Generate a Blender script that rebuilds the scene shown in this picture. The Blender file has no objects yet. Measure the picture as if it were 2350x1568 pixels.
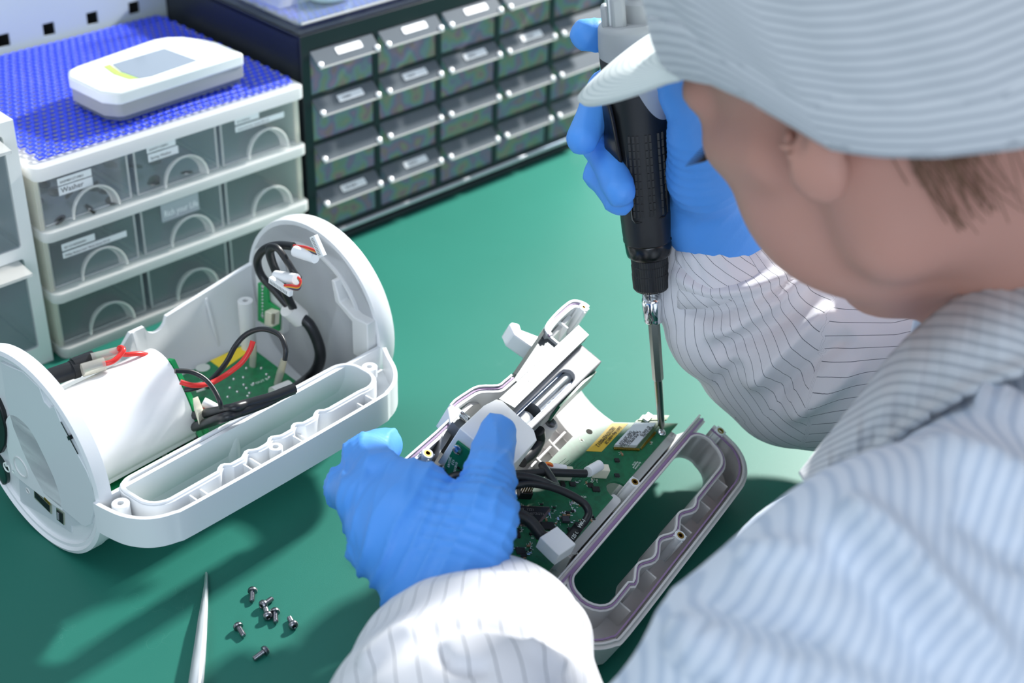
import bpy, bmesh, math, random
import numpy as np
from mathutils import Vector, Matrix, geometry
PI = math.pi
SC = bpy.context.scene
COL = SC.collection
random.seed(7)

# ------------------------------------------------------------------ camera
CF, CPHI, CYAW, CROLL, CH = 3330.0, .56836, .7893, .0342, .55   # focal length in px, pitch, bench yaw, roll, height above the bench top
_c, _s = math.cos(CPHI), math.sin(CPHI)
_R = np.array([[math.cos(CROLL), -math.sin(CROLL), 0], [math.sin(CROLL), math.cos(CROLL), 0], [0, 0, 1]])
_W = np.array([_R @ np.array([1, 0, 0]), _R @ np.array([0, -_s, _c]), _R @ np.array([0, -_c, -_s])])
EYE = np.array([0, 0, CH])
def ray(x, y): return _W @ np.array([(x - 1175) / CF, (y - 784) / CF, 1.0])
def at(x, y, z=0.0):                    # point of the photograph's sight line at height z above the bench
    d = ray(x, y); return Vector(EYE + d * ((z - CH) / d[2]))
def onplane(x, y, p, n):
    d = ray(x, y); p = np.array(p); n = np.array(n); return Vector(EYE + d * (np.dot(p - EYE, n) / np.dot(d, n)))
def atd(x, y, t): return Vector(EYE + ray(x, y) * t)
cam_data = bpy.data.cameras.new('camera'); cam = bpy.data.objects.new('camera', cam_data); COL.objects.link(cam)
cam_data.sensor_width = 36; cam_data.lens = CF / 2350 * 36; cam_data.clip_start = .02; cam_data.clip_end = 50
_m = Matrix.Identity(4)
for i in range(3):
    _m[i][0] = _W[i][0]; _m[i][1] = -_W[i][1]; _m[i][2] = -_W[i][2]; _m[i][3] = EYE[i]
cam.matrix_world = _m
cam_data.dof.use_dof = True; cam_data.dof.focus_distance = .80; cam_data.dof.aperture_fstop = 6.3
SC.camera = cam
SC.cycles.transparent_max_bounces = 32     # many clear plastic panes stand one behind another

# ------------------------------------------------------------------ light, world, exposure
SC.view_settings.view_transform = 'Standard'; SC.view_settings.look = 'None'
SC.view_settings.gamma = 1; SC.view_settings.use_curve_mapping = False
SC.view_settings.exposure = 0.06
world = bpy.data.worlds.new('room_light'); SC.world = world; world.use_nodes = True
_bg = world.node_tree.nodes['Background']; _bg.inputs[0].default_value = (.74, .84, 1, 1); _bg.inputs[1].default_value = .40
def area(name, loc, target, size, power, col=(1, 1, 1), size_y=None):
    l = bpy.data.lights.new(name, 'AREA'); l.energy = power; l.color = col; l.shape = 'RECTANGLE'
    l.size = size; l.size_y = size_y or size
    o = bpy.data.objects.new(name, l); COL.objects.link(o)
    o.matrix_world = Matrix.Translation(Vector(loc)) @ (Vector(target) - Vector(loc)).to_track_quat('-Z', 'Y').to_matrix().to_4x4()
    return o
area('bench_lamp', (.76, 1.78, .95), (0, .75, .05), .14, 60, (1, .985, .95), .10)
area('ceiling_panel', (-.9, .5, 2.0), (0, .8, 0), 1.2, 10, (.88, .94, 1))
area('window_light', (.1, -1.7, .9), (.0, .8, .05), 1.4, 24, (.76, .87, 1))

# ------------------------------------------------------------------ materials
def lin(h):
    h = h.lstrip('#'); r = []
    for i in (0, 2, 4):
        c = int(h[i:i + 2], 16) / 255; r.append(c / 12.92 if c <= .04045 else ((c + .055) / 1.055) ** 2.4)
    return (*r, 1)
MATS = {}
def mat(name, col, rough=.5, metal=0, spec=.5, bump=None, coat=0, sub=0, vary=None):
    if name in MATS: return MATS[name]
    m = bpy.data.materials.new(name); m.use_nodes = True; nt = m.node_tree; b = nt.nodes['Principled BSDF']
    b.inputs['Base Color'].default_value = lin(col); b.inputs['Roughness'].default_value = rough
    b.inputs['Metallic'].default_value = metal; b.inputs['Specular IOR Level'].default_value = spec
    b.inputs['Coat Weight'].default_value = coat
    if sub:
        b.inputs['Subsurface Weight'].default_value = sub; b.inputs['Subsurface Radius'].default_value = (.012, .005, .003); b.inputs['Subsurface Scale'].default_value = 1
    tc = nt.nodes.new('ShaderNodeTexCoord')
    if bump:
        n = nt.nodes.new('ShaderNodeTexNoise'); n.inputs['Scale'].default_value = bump[0]; n.inputs['Detail'].default_value = 4
        nt.links.new(tc.outputs['Object'], n.inputs['Vector'])
        bp = nt.nodes.new('ShaderNodeBump'); bp.inputs['Strength'].default_value = bump[1]; bp.inputs['Distance'].default_value = bump[2] if len(bump) > 2 else .0005
        nt.links.new(n.outputs['Fac'], bp.inputs['Height']); nt.links.new(bp.outputs['Normal'], b.inputs['Normal'])
    if vary:
        n = nt.nodes.new('ShaderNodeTexNoise'); n.inputs['Scale'].default_value = vary[0]; n.inputs['Detail'].default_value = 5
        nt.links.new(tc.outputs['Object'], n.inputs['Vector'])
        mx = nt.nodes.new('ShaderNodeMix'); mx.data_type = 'RGBA'; mx.inputs['A'].default_value = lin(col); mx.inputs['B'].default_value = lin(vary[1])
        cr = nt.nodes.new('ShaderNodeMapRange'); cr.inputs['From Min'].default_value = .42; cr.inputs['From Max'].default_value = .62
        nt.links.new(n.outputs['Fac'], cr.inputs['Value']); nt.links.new(cr.outputs['Result'], mx.inputs['Factor'])
        nt.links.new(mx.outputs['Result'], b.inputs['Base Color'])
    MATS[name] = m; return m
def clear(name, tint='#f4f8fa', frost=.10, rough=.06):
    # thin clear plastic: mostly lets light straight through, with a fresnel shine and a little haze
    if name in MATS: return MATS[name]
    m = bpy.data.materials.new(name); m.use_nodes = True; nt = m.node_tree; nt.nodes.clear()
    out = nt.nodes.new('ShaderNodeOutputMaterial'); tr = nt.nodes.new('ShaderNodeBsdfTransparent'); tr.inputs[0].default_value = lin(tint)
    gl = nt.nodes.new('ShaderNodeBsdfGlossy'); gl.inputs['Roughness'].default_value = rough
    df = nt.nodes.new('ShaderNodeBsdfDiffuse'); df.inputs[0].default_value = lin('#f6f5f0')
    lw = nt.nodes.new('ShaderNodeLayerWeight'); lw.inputs[0].default_value = .5; pw_ = nt.nodes.new('ShaderNodeMath'); pw_.operation = 'POWER'; pw_.inputs[1].default_value = 3.5
    fr = nt.nodes.new('ShaderNodeMath'); fr.operation = 'MULTIPLY_ADD'; fr.inputs[1].default_value = .55; fr.inputs[2].default_value = .035; nt.links.new(lw.outputs['Facing'], pw_.inputs[0]); nt.links.new(pw_.outputs[0], fr.inputs[0])
    m1 = nt.nodes.new('ShaderNodeMixShader'); m2 = nt.nodes.new('ShaderNodeMixShader'); m1.inputs[0].default_value = frost
    nt.links.new(tr.outputs[0], m1.inputs[1]); nt.links.new(df.outputs[0], m1.inputs[2])
    nt.links.new(fr.outputs[0], m2.inputs[0]); nt.links.new(m1.outputs[0], m2.inputs[1]); nt.links.new(gl.outputs[0], m2.inputs[2])
    nt.links.new(m2.outputs[0], out.inputs[0]); MATS[name] = m; return m

# ------------------------------------------------------------------ mesh builder
class MB:
    def __init__(s): s.v = []; s.f = []; s.m = []
    def add(s, vs, fs, mi=0, M=None):
        o = len(s.v); s.v += [tuple(M @ Vector(p)) for p in vs] if M is not None else [tuple(p) for p in vs]
        s.f += [tuple(i + o for i in f) for f in fs]; s.m += [mi] * len(fs); return s
    def box(s, x0, x1, y0, y1, z0, z1, M=None, mi=0):
        vs = [(x, y, z) for z in (z0, z1) for y in (y0, y1) for x in (x0, x1)]
        return s.add(vs, [(0, 2, 3, 1), (4, 5, 7, 6), (0, 1, 5, 4), (2, 6, 7, 3), (0, 4, 6, 2), (1, 3, 7, 5)], mi, M)
    def prism(s, poly, z0, z1, holes=(), M=None, mi=0):
        loops = [list(poly)] + [list(h) for h in holes]
        tris = geometry.tessellate_polygon([[Vector((p[0], p[1], 0)) for p in l] for l in loops])
        flat = [p for l in loops for p in l]; n = len(flat)
        vs = [(p[0], p[1], z0) for p in flat] + [(p[0], p[1], z1) for p in flat]; fs = []
        for a, b, c in tris:
            A, B, Cc = flat[a], flat[b], flat[c]
            if (B[0] - A[0]) * (Cc[1] - A[1]) - (B[1] - A[1]) * (Cc[0] - A[0]) < 0: a, c = c, a
            fs.append((a + n, b + n, c + n)); fs.append((c, b, a))
        o = 0
        for k, l in enumerate(loops):
            ar = sum(l[i][0] * l[(i + 1) % len(l)][1] - l[(i + 1) % len(l)][0] * l[i][1] for i in range(len(l)))
            for i in range(len(l)):
                a, b = o + i, o + (i + 1) % len(l)
                if (ar > 0) == (k == 0): fs.append((a, b, b + n, a + n))
                else: fs.append((b, a, a + n, b + n))
            o += len(l)
        return s.add(vs, fs, mi, M)
    def tube(s, pts, r, n=10, closed=False, M=None, mi=0, flat=1.0, cap=True):
        P = [Vector(p) for p in pts]; N = len(P); rs = r if isinstance(r, (list, tuple)) else [r] * N
        T = []
        for i in range(N):
            a = P[i - 1] if (i > 0 or closed) else P[i]; b = P[(i + 1) % N] if (i < N - 1 or closed) else P[i]
            T.append((b - a).normalized())
        up = Vector((0, 0, 1)) if abs(T[0].z) < .9 else Vector((1, 0, 0)); X = T[0].cross(up).normalized(); vs = []
        for i in range(N):
            X = (X - T[i] * X.dot(T[i])).normalized(); Y = T[i].cross(X)
            for k in range(n):
                a = 2 * PI * k / n; vs.append(P[i] + (X * math.cos(a) + Y * math.sin(a) * flat) * rs[i])
        fs = []
        for i in range(N if closed else N - 1):
            for k in range(n):
                a = i * n + k; b = i * n + (k + 1) % n; j = (i + 1) % N; fs.append((a, j * n + k, j * n + (k + 1) % n, b))
        if not closed and cap:
            fs.append(tuple(range(n))); fs.append(tuple((N - 1) * n + k for k in reversed(range(n))))
        return s.add(vs, fs, mi, M)
    def lathe(s, prof, n=24, M=None, mi=0, a0=0, a1=2 * PI):
        full = abs(a1 - a0 - 2 * PI) < 1e-6; m = n if full else n + 1; vs = []; fs = []
        for r, z in prof:
            for k in range(m):
                a = a0 + (a1 - a0) * k / n; vs.append((r * math.cos(a), r * math.sin(a), z))
        for i in range(len(prof) - 1):
            for k in range(n):
                k2 = (k + 1) % m; fs.append((i * m + k, i * m + k2, (i + 1) * m + k2, (i + 1) * m + k))
        if full:
            if prof[0][0] > 1e-7: fs.append(tuple(reversed(range(n))))
            if prof[-1][0] > 1e-7: fs.append(tuple((len(prof) - 1) * m + k for k in range(n)))
        return s.add(vs, fs, mi, M)
    def wall(s, path, t, z0, z1, closed=False, M=None, mi=0, side=0):
        # a rib of thickness t standing along a 2D path; side -1/0/1 puts it right of / on / left of the path
        P = [Vector((p[0], p[1])) for p in path]; N = len(P); vs = []; fs = []
        for i in range(N):
            a = P[i - 1] if (i > 0 or closed) else P[i]; b = P[(i + 1) % N] if (i < N - 1 or closed) else P[i]
            d = (b - a).normalized(); nn = Vector((-d.y, d.x)); o1 = (side + 1) / 2 * t; o0 = (side - 1) / 2 * t
            q0 = P[i] + nn * o0; q1 = P[i] + nn * o1
            za = z0(i) if callable(z0) else z0; zb = z1(i) if callable(z1) else z1
            vs += [(q0.x, q0.y, za), (q1.x, q1.y, za), (q1.x, q1.y, zb), (q0.x, q0.y, zb)]
        for i in range(N if closed else N - 1):
            a = 4 * i; b = 4 * ((i + 1) % N)
            for k in range(4): fs.append((a + k, a + (k + 1) % 4, b + (k + 1) % 4, b + k))
        if not closed: fs += [(3, 2, 1, 0), (4 * N - 4, 4 * N - 3, 4 * N - 2, 4 * N - 1)]
        return s.add(vs, fs, mi, M)
    def text(s, txt, size, M, mi=0, depth=.00004, font_scale=1.0):
        cu = bpy.data.curves.new('t', 'FONT'); cu.body = txt; cu.size = size; cu.extrude = depth; cu.resolution_u = 2
        o = bpy.data.objects.new('t', cu); COL.objects.link(o); bpy.context.view_layer.update()
        me = o.to_mesh(); vs = [tuple(v.co) for v in me.vertices]; fs = [tuple(p.vertices) for p in me.polygons]
        o.to_mesh_clear(); bpy.data.objects.remove(o); bpy.data.curves.remove(cu)
        return s.add(vs, fs, mi, M)
    def build(s, name, m, parent=None, bevel=0, smooth=40, seg=2, solid=0, world=None, sub=0):
        me = bpy.data.meshes.new(name); me.from_pydata(s.v, [], s.f)
        for mm in (m if isinstance(m, (list, tuple)) else [m]): me.materials.append(mm)
        me.polygons.foreach_set('material_index', s.m); bm = bmesh.new(); bm.from_mesh(me)
        bmesh.ops.recalc_face_normals(bm, faces=bm.faces); bm.to_mesh(me); bm.free(); me.update()
        me.shade_smooth() if hasattr(me, 'shade_smooth') else None
        me.set_sharp_from_angle(angle=math.radians(smooth))
        o = bpy.data.objects.new(name, me); COL.objects.link(o)
        if world is not None: o.matrix_world = world
        if parent: o.parent = parent
        if solid:
            k = o.modifiers.new('solid', 'SOLIDIFY'); k.thickness = solid; k.offset = 0
        if bevel:
            k = o.modifiers.new('bevel', 'BEVEL'); k.width = bevel; k.segments = seg; k.limit_method = 'ANGLE'; k.angle_limit = math.radians(35); k.harden_normals = False
        if sub:
            k = o.modifiers.new('sub', 'SUBSURF'); k.levels = sub; k.render_levels = sub
        return o
def tag(o, label=None, cat=None, group=None, kind=None):
    for k, x in (('label', label), ('category', cat), ('group', group), ('kind', kind)):
        if x: o[k] = x
    return o
def thing(name, label, cat, M=None, group=None):
    o = bpy.data.objects.new(name, None); COL.objects.link(o); o.empty_display_size = .01
    if M is not None: o.matrix_world = M
    return tag(o, label, cat, group)
def copy_tree(o, M=None, parent=None):
    c = o.copy(); COL.objects.link(c); c.parent = parent
    if M is not None: c.matrix_world = M
    for ch in list(o.children): copy_tree(ch, None, c)
    return c
def frame(p, yaw): return Matrix.Translation(Vector(p)) @ Matrix.Rotation(yaw, 4, 'Z')
def axes(o, x, y, z=None):              # matrix from an origin and two directions
    x = Vector(x).normalized(); y = Vector(y); z = Vector(z).normalized() if z is not None else x.cross(y).normalized(); y = z.cross(x).normalized()
    m = Matrix.Identity(4)
    for i in range(3): m[i][0] = x[i]; m[i][1] = y[i]; m[i][2] = z[i]; m[i][3] = o[i]
    return m
def circle(cx, cy, r, n=20, a0=0): return [(cx + r * math.cos(a0 + 2 * PI * k / n), cy + r * math.sin(a0 + 2 * PI * k / n)) for k in range(n)]
def rrect(x0, x1, y0, y1, r, n=5):
    P = []
    for cx, cy, a in ((x1 - r, y0 + r, -90), (x1 - r, y1 - r, 0), (x0 + r, y1 - r, 90), (x0 + r, y0 + r, 180)):
        for k in range(n + 1):
            t = math.radians(a + 90 * k / n); P.append((cx + r * math.cos(t), cy + r * math.sin(t)))
    return P
def spline(P, n=8, closed=False):
    P = [Vector(p) for p in P]; out = []; N = len(P)
    for i in range(N if closed else N - 1):
        g = lambda k: P[k % N] if closed else P[min(max(k, 0), N - 1)]
        a, b, c, d = g(i - 1), g(i), g(i + 1), g(i + 2)
        for j in range(n):
            t = j / n; out.append(.5 * ((2 * b) + (c - a) * t + (2 * a - 5 * b + 4 * c - d) * t * t + (3 * b - a - 3 * c + d) * t ** 3))
    if not closed: out.append(P[-1])
    return out
AX = Vector((math.cos(CYAW), math.sin(CYAW), 0)); BX = Vector((-math.sin(CYAW), math.cos(CYAW), 0))
def AB(a, b, z=0): return AX * a + BX * b + Vector((0, 0, z))
# ------------------------------------------------------------------ setting: room, bench, mat, pegboard
white = mat('white_plastic', '#f3f4f2', .35); ivory = mat('ivory_plastic', '#f2efe4', .45)
def translucent(m, k, colr):             # thin moulded plastic: part of the light passes through
    nt = m.node_tree; b = nt.nodes['Principled BSDF']; out = [n for n in nt.nodes if n.type == 'OUTPUT_MATERIAL'][0]; tl = nt.nodes.new('ShaderNodeBsdfTranslucent'); tl.inputs[0].default_value = lin(colr); mx = nt.nodes.new('ShaderNodeMixShader'); mx.inputs[0].default_value = k
    nt.links.new(b.outputs[0], mx.inputs[1]); nt.links.new(tl.outputs[0], mx.inputs[2]); nt.links.new(mx.outputs[0], out.inputs[0])
cabw = mat('cabinet_white', '#f4f5f4', .35); translucent(cabw, .50, '#ffffff'); translucent(ivory, .6, '#fffdf4'); grey = mat('pale_grey_plastic', '#dfe0df', .4, bump=(900, .05))
black = mat('black_plastic', '#15181b', .42); steel = mat('polished_steel', '#c9cdd0', .16, 1); dsteel = mat('dark_steel', '#77787c', .3, 1)
paper = mat('label_paper', '#f4f6f8', .6); ink = mat('ink', '#2a2d31', .6); clr = clear('clear_plastic', frost=.07); smoke = clear('grey_clear_plastic', '#b9c4cc', .36, .12)
_nt = smoke.node_tree; _df = [n for n in _nt.nodes if n.type == 'BSDF_DIFFUSE'][0]; _tc = _nt.nodes.new('ShaderNodeTexCoord'); _wv = _nt.nodes.new('ShaderNodeTexNoise'); _wv.inputs['Scale'].default_value = 60; _wv.inputs['Detail'].default_value = 1
_hs = _nt.nodes.new('ShaderNodeCombineColor'); _hs.mode = 'HSV'; _mu = _nt.nodes.new('ShaderNodeMath'); _mu.operation = 'MULTIPLY'; _mu.inputs[1].default_value = 3.0; _hs.inputs[1].default_value = .30; _hs.inputs[2].default_value = .62
_nt.links.new(_tc.outputs['Object'], _wv.inputs['Vector']); _nt.links.new(_wv.outputs['Fac'], _mu.inputs[0]); _fr = _nt.nodes.new('ShaderNodeMath'); _fr.operation = 'FRACT'; _nt.links.new(_mu.outputs[0], _fr.inputs[0]); _nt.links.new(_fr.outputs[0], _hs.inputs[0]); _nt.links.new(_hs.outputs[0], _df.inputs[0])
clr2 = clear('crystal_edge', '#eef2f6', .48, .05)
rubber = mat('black_cable_jacket', '#1c1f23', .38); brass = mat('brass', '#b5904a', .3, 1)
bench_yaw = frame((0, 0, 0), CYAW)
mb = MB(); mb.box(-1.4, 2.2, -1.6, 1.6, -.752, -.75); fl = mb.build('floor', mat('floor_grey', '#8c9499', .4, vary=(3, '#848b91')), world=bench_yaw); tag(fl, kind='structure')
mb = MB(); mb.box(-1.4, 2.2, 1.6, 1.63, -.75, 1.9); w = mb.build('wall_back', mat('wall_paint', '#c9d2d8', .8, bump=(60, .1)), world=bench_yaw); tag(w, kind='structure')
t = thing('workbench', 'long workbench under the green mat, carrying everything', 'workbench', bench_yaw)
MB().box(-.5, 1.5, .205, .975, -.03, -.003).build('tabletop', mat('bench_laminate', '#cfd4d6', .4), t, bevel=.002)
for x, y in ((-.45, .25), (1.45, .25), (-.45, .94), (1.45, .94)): MB().box(x - .02, x + .02, y - .02, y + .02, -.75, -.03).build('leg', mat('frame_paint', '#9ba1a6', .4), t, bevel=.002)
# green antistatic mat: worn, slightly glossy rubber with fine scratches
m = bpy.data.materials.new('green_antistatic_rubber'); m.use_nodes = True; nt = m.node_tree; b = nt.nodes['Principled BSDF']
tc = nt.nodes.new('ShaderNodeTexCoord'); L = nt.links.new
n1 = nt.nodes.new('ShaderNodeTexNoise'); n1.inputs['Scale'].default_value = 9; n1.inputs['Detail'].default_value = 6; L(tc.outputs['Object'], n1.inputs['Vector'])
mx = nt.nodes.new('ShaderNodeMix'); mx.data_type = 'RGBA'; mx.inputs['A'].default_value = lin('#1d6a5b'); mx.inputs['B'].default_value = lin('#237465'); L(n1.outputs['Fac'], mx.inputs['Factor'])
vo = nt.nodes.new('ShaderNodeTexVoronoi'); vo.feature = 'DISTANCE_TO_EDGE'; vo.inputs['Scale'].default_value = 28
dm = nt.nodes.new('ShaderNodeMix'); dm.data_type = 'RGBA'; dm.inputs['Factor'].default_value = .12; n2 = nt.nodes.new('ShaderNodeTexNoise'); n2.inputs['Scale'].default_value = 30
L(tc.outputs['Object'], n2.inputs['Vector']); L(tc.outputs['Object'], dm.inputs['A']); L(n2.outputs['Color'], dm.inputs['B']); L(dm.outputs['Result'], vo.inputs['Vector'])
cr = nt.nodes.new('ShaderNodeMapRange'); cr.inputs['From Max'].default_value = .006; cr.inputs['To Min'].default_value = 1; cr.inputs['To Max'].default_value = 0; L(vo.outputs['Distance'], cr.inputs['Value'])
n3 = nt.nodes.new('ShaderNodeTexNoise'); n3.inputs['Scale'].default_value = 14; L(tc.outputs['Object'], n3.inputs['Vector'])
mr = nt.nodes.new('ShaderNodeMapRange'); mr.inputs['From Min'].default_value = .52; mr.inputs['From Max'].default_value = .66; mr.inputs['To Max'].default_value = .12; L(n3.outputs['Fac'], mr.inputs['Value'])
mu = nt.nodes.new('ShaderNodeMath'); mu.operation = 'MULTIPLY'; L(cr.outputs['Result'], mu.inputs[0]); L(mr.outputs['Result'], mu.inputs[1])
m2 = nt.nodes.new('ShaderNodeMix'); m2.data_type = 'RGBA'; m2.inputs['B'].default_value = lin('#8fc4b6'); L(mu.outputs[0], m2.inputs['Factor']); L(mx.outputs['Result'], m2.inputs['A']); L(m2.outputs['Result'], b.inputs['Base Color'])
n4 = nt.nodes.new('ShaderNodeTexNoise'); n4.inputs['Scale'].default_value = 1400; L(tc.outputs['Object'], n4.inputs['Vector']); bp = nt.nodes.new('ShaderNodeBump'); bp.inputs['Strength'].default_value = .12; bp.inputs['Distance'].default_value = .0003
L(n4.outputs['Fac'], bp.inputs['Height']); L(bp.outputs['Normal'], b.inputs['Normal']); b.inputs['Roughness'].default_value = .48; b.inputs['Specular IOR Level'].default_value = .4
mm = MB().prism([(-.48, .21), (1.46, .21), (1.46, .97), (-.48, .97)], -.003, 0).build('antistatic_mat', m, world=bench_yaw); tag(mm, 'dark green rubber antistatic mat covering the whole bench top', 'mat')

# pegboard: painted steel with square punched holes (pitch 36.7 mm)
mb = MB(); pitch = .0365; h = .0048; x0 = .4848 - pitch * 12 - pitch / 2; nx = 34; z0 = .1526 - pitch * 4 - pitch / 2; nz = 14
for i in range(nx):
    for j in range(nz):
        cx = x0 + pitch * (i + .5); cz = z0 + pitch * (j + .5); p = pitch / 2
        o = [(cx - p, cz - p), (cx + p, cz - p), (cx + p, cz + p), (cx - p, cz + p)]; q = [(cx - h, cz - h), (cx + h, cz - h), (cx + h, cz + h), (cx - h, cz + h)]
        for y in (0, .0014):
            mb.add([(a, y, c) for a, c in o + q], [(0, 1, 5, 4), (1, 2, 6, 5), (2, 3, 7, 6), (3, 0, 4, 7)])
        mb.add([(a, y, c) for y in (0, .0014) for a, c in q], [(0, 1, 5, 4), (1, 2, 6, 5), (2, 3, 7, 6), (3, 0, 4, 7)])
t = thing('pegboard', 'grey steel pegboard with square holes standing behind the drawer cabinets', 'pegboard', Matrix.Translation(AB(0, .98)) @ Matrix.Rotation(CYAW, 4, 'Z'))
mb.build('panel', mat('pegboard_paint', '#b9c6cd', .35), t)
MB().box(x0, x0 + pitch * nx, .02, .024, z0, z0 + pitch * nz).build('backing', mat('dark_backing', '#34383a', .7), t)

# ------------------------------------------------------------------ woven blue anti slip mats (open lattice)
def lattice(mb, x0, x1, y0, y1, z, p=.0060, wav=0):
    nx = int((x1 - x0) / p); ny = int((y1 - y0) / p); rnd = random.Random(3)
    for j in range(ny):
        for i in range(nx):
            cx = x0 + (i + .5 + (.5 if j % 2 else 0)) * p; cy = y0 + (j + .5) * p
            zz = z + wav * math.sin(cx * 61) * math.cos(cy * 47) * .5
            O = [(-.5, -.5), (0, -.5), (.5, -.5), (.5, 0), (.5, .5), (0, .5), (-.5, .5), (-.5, 0)]
            hs = .40 + .03 * rnd.random()
            vs = [(cx + a * p, cy + b_ * p, zz + (0 if a * b_ else .0009)) for a, b_ in O] + [(cx + hs * p * math.cos(math.radians(k * 45 - 135)) * 1.0, cy + hs * p * 1.08 * math.sin(math.radians(k * 45 - 135)), zz - .0003) for k in range(8)]
            mb.add(vs, [(k, (k + 1) % 8, 8 + (k + 1) % 8, 8 + k) for k in range(8)])
blue = mat('blue_pvc', '#3550ee', .35)
WC = Matrix.Translation(AB(.3688, .793)) @ Matrix.Rotation(CYAW, 4, 'Z')      # white nine drawer cabinet
BC = Matrix.Translation(AB(.5853, .803)) @ Matrix.Rotation(CYAW, 4, 'Z')      # black cabinet
mb = MB(); lattice(mb, .006, .2085, .0050, .1800, .1446, wav=.001)
o = mb.build('anti_slip_mat', blue, world=WC, solid=.0008, smooth=80); tag(o, 'bright blue open-weave anti-slip mat on top of the white drawer cabinet', 'mat')
mb = MB(); lattice(mb, .014, .19, .016, .165, .1752)
o = mb.build('anti_slip_mat', blue, world=BC, solid=.0008, smooth=80); tag(o, 'blue open-weave anti-slip mat on top of the black cabinet under the clear tray', 'mat')

# ------------------------------------------------------------------ white cabinet with nine clear drawers
W_, D_, H_ = .2075, .170, .1425
t = thing('drawer_cabinet', 'white desktop cabinet with nine clear drawers and blue mat on top', 'drawer cabinet', WC)
mb = MB()
mb.box(-.0005, .0022, .004, D_, .004, H_ - .003); mb.box(W_ - .0027, W_, .004, D_, .004, H_ - .003); mb.box(0, W_, D_ - .0025, D_, .004, H_ - .003, mi=0)
mb.build('body', ivory, t)
def slab(z0, z1, ext):
    return rrect(-.001 - ext, W_ + .001 + ext, -.0015 - ext, D_, .006)
for z0, z1, e, nm in ((0, .0075, .0005, 'base_plate'), (.0435, .0505, .001, 'shelf'), (.0895, .0965, .001, 'shelf'), (.1335, .1425, .0012, 'top_plate')):
    MB().prism(slab(z0, z1, e), z0, z1).build(nm, cabw, t, bevel=.0022, seg=3)
def arch(mb, cx, w, z, y, h, r=.0009):
    P = [(cx + w / 2 * math.cos(a), y - .0055, z + h * math.sin(a)) for a in [PI * k / 14 for k in range(15)]]
    P2 = [(cx + w / 2 * .86 * math.cos(a), y, z + h * .86 * math.sin(a)) for a in [PI * k / 14 for k in range(15)]]
    mb.tube(P, r, 6); vs = P + P2; mb.add(vs, [(k, k + 1, 16 + k, 15 + k) for k in range(14)]); mb.tube(P2, r * .6, 6)
LBL = {(0, 0): [('SA0M8012T1P801', .0245, .0050, .014, .0275, .0022), ('Washer', .0245, .0062, .014, .0205, .0048)],
       (0, 1): [('SA0M7712P8PR1', .0225, .0050, .0105, .0300, .0021), ('Spring Washer', .0235, .0056, .011, .0235, .0026)],
       (0, 2): [('SM127003001', .0205, .0042, .0125, .0300, .0019), ('Socket head cap  Screws M3 L.10', .042, .0042, .0125, .0245, .0019)],
       (1, 0): [('S01121A0S0A001', .0245, .0050, .010, .0270, .0022), ('Phillips Button head  Plastic Screw M3 L8', .048, .0044, .010, .0215, .0019)]}
cellw = (W_ - .0005) / 3
tiers = [(.0965, .1335), (.0505, .0895), (.0075, .0435)]
open_ = {(2, 0): .0}
for r, (za, zb) in enumerate(tiers):
    for c in range(3):
        x0 = .0035 + c * cellw - (0 if c else .001); x1 = x0 + cellw - .0035; yf = .0062; hh = zb - za - .0022; za_ = za + .0006
        d = MB(); w = .0009; yb = .15
        d.box(x0, x1, yf, yf + .0014, za_, za_ + hh); d.box(x0, x0 + w, yf, yb, za_, za_ + hh - .002); d.box(x1 - w, x1, yf, yb, za_, za_ + hh - .002)
        d.box(x0, x1, yb, yb + w, za_, za_ + hh - .002); d.box(x0, x1, yf, yb, za_, za_ + w)
        dr = d.build('drawer', clr, t)
        e = MB(); e.tube([(x0 + .001, yf, za_ + hh), (x1 - .001, yf, za_ + hh)], .0008, 6); e.tube([(x0 + .0006, yf, za_), (x0 + .0006, yf, za_ + hh)], .0008, 6)
        e.tube([(x1 - .0006, yf, za_), (x1 - .0006, yf, za_ + hh)], .0008, 6); e.tube([(x0 + .001, yf, za_ + .0006), (x1 - .001, yf, za_ + .0006)], .0007, 6); e.build('rim', clr2, dr)
        hd = MB(); arch(hd, (x0 + x1) / 2 + .003, .034, za_ + .0018, yf, .0185); hd.build('handle', clr2, dr)
        k = 0
        for txt, lw, lh, lx, lz, ts in LBL.get((r, c), []):
            Mx = WC and Matrix(((1, 0, 0, x0 + lx), (0, 0, 1, yf - .0003), (0, 1, 0, za_ + lz - .002), (0, 0, 0, 1)))
            q = MB(); q.box(0, lw, 0, lh, 0, .0002, Mx); lo = q.build('label', paper, dr)
            q = MB(); Mt = Matrix(((1, 0, 0, x0 + lx + .0015), (0, 0, -1, yf - .0004), (0, 1, 0, za_ + lz - .002 + lh * .28), (0, 0, 0, 1))); q.text(txt, ts * 1.05, Mt); q.build('label_text', ink, dr)
        if (r, c) == (1, 1):
            q = MB(); q.box(x0 + .016, x0 + .0465, yf - .0004, yf - .0001, za_ + .020, za_ + .0335); q.build('sticker', mat('grey_film', '#b6bac0', .4), dr)
            q = MB(); Mt = Matrix(((.72, 0, 0, x0 + .018), (0, 0, -1, yf - .0006), (0, 1, 0, za_ + .0235), (0, 0, 0, 1))); q.text('Rich your Life', .0068, Mt, depth=.0001); q.build('sticker_text', mat('sticker_white', '#ffffff', .5), dr)
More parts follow.
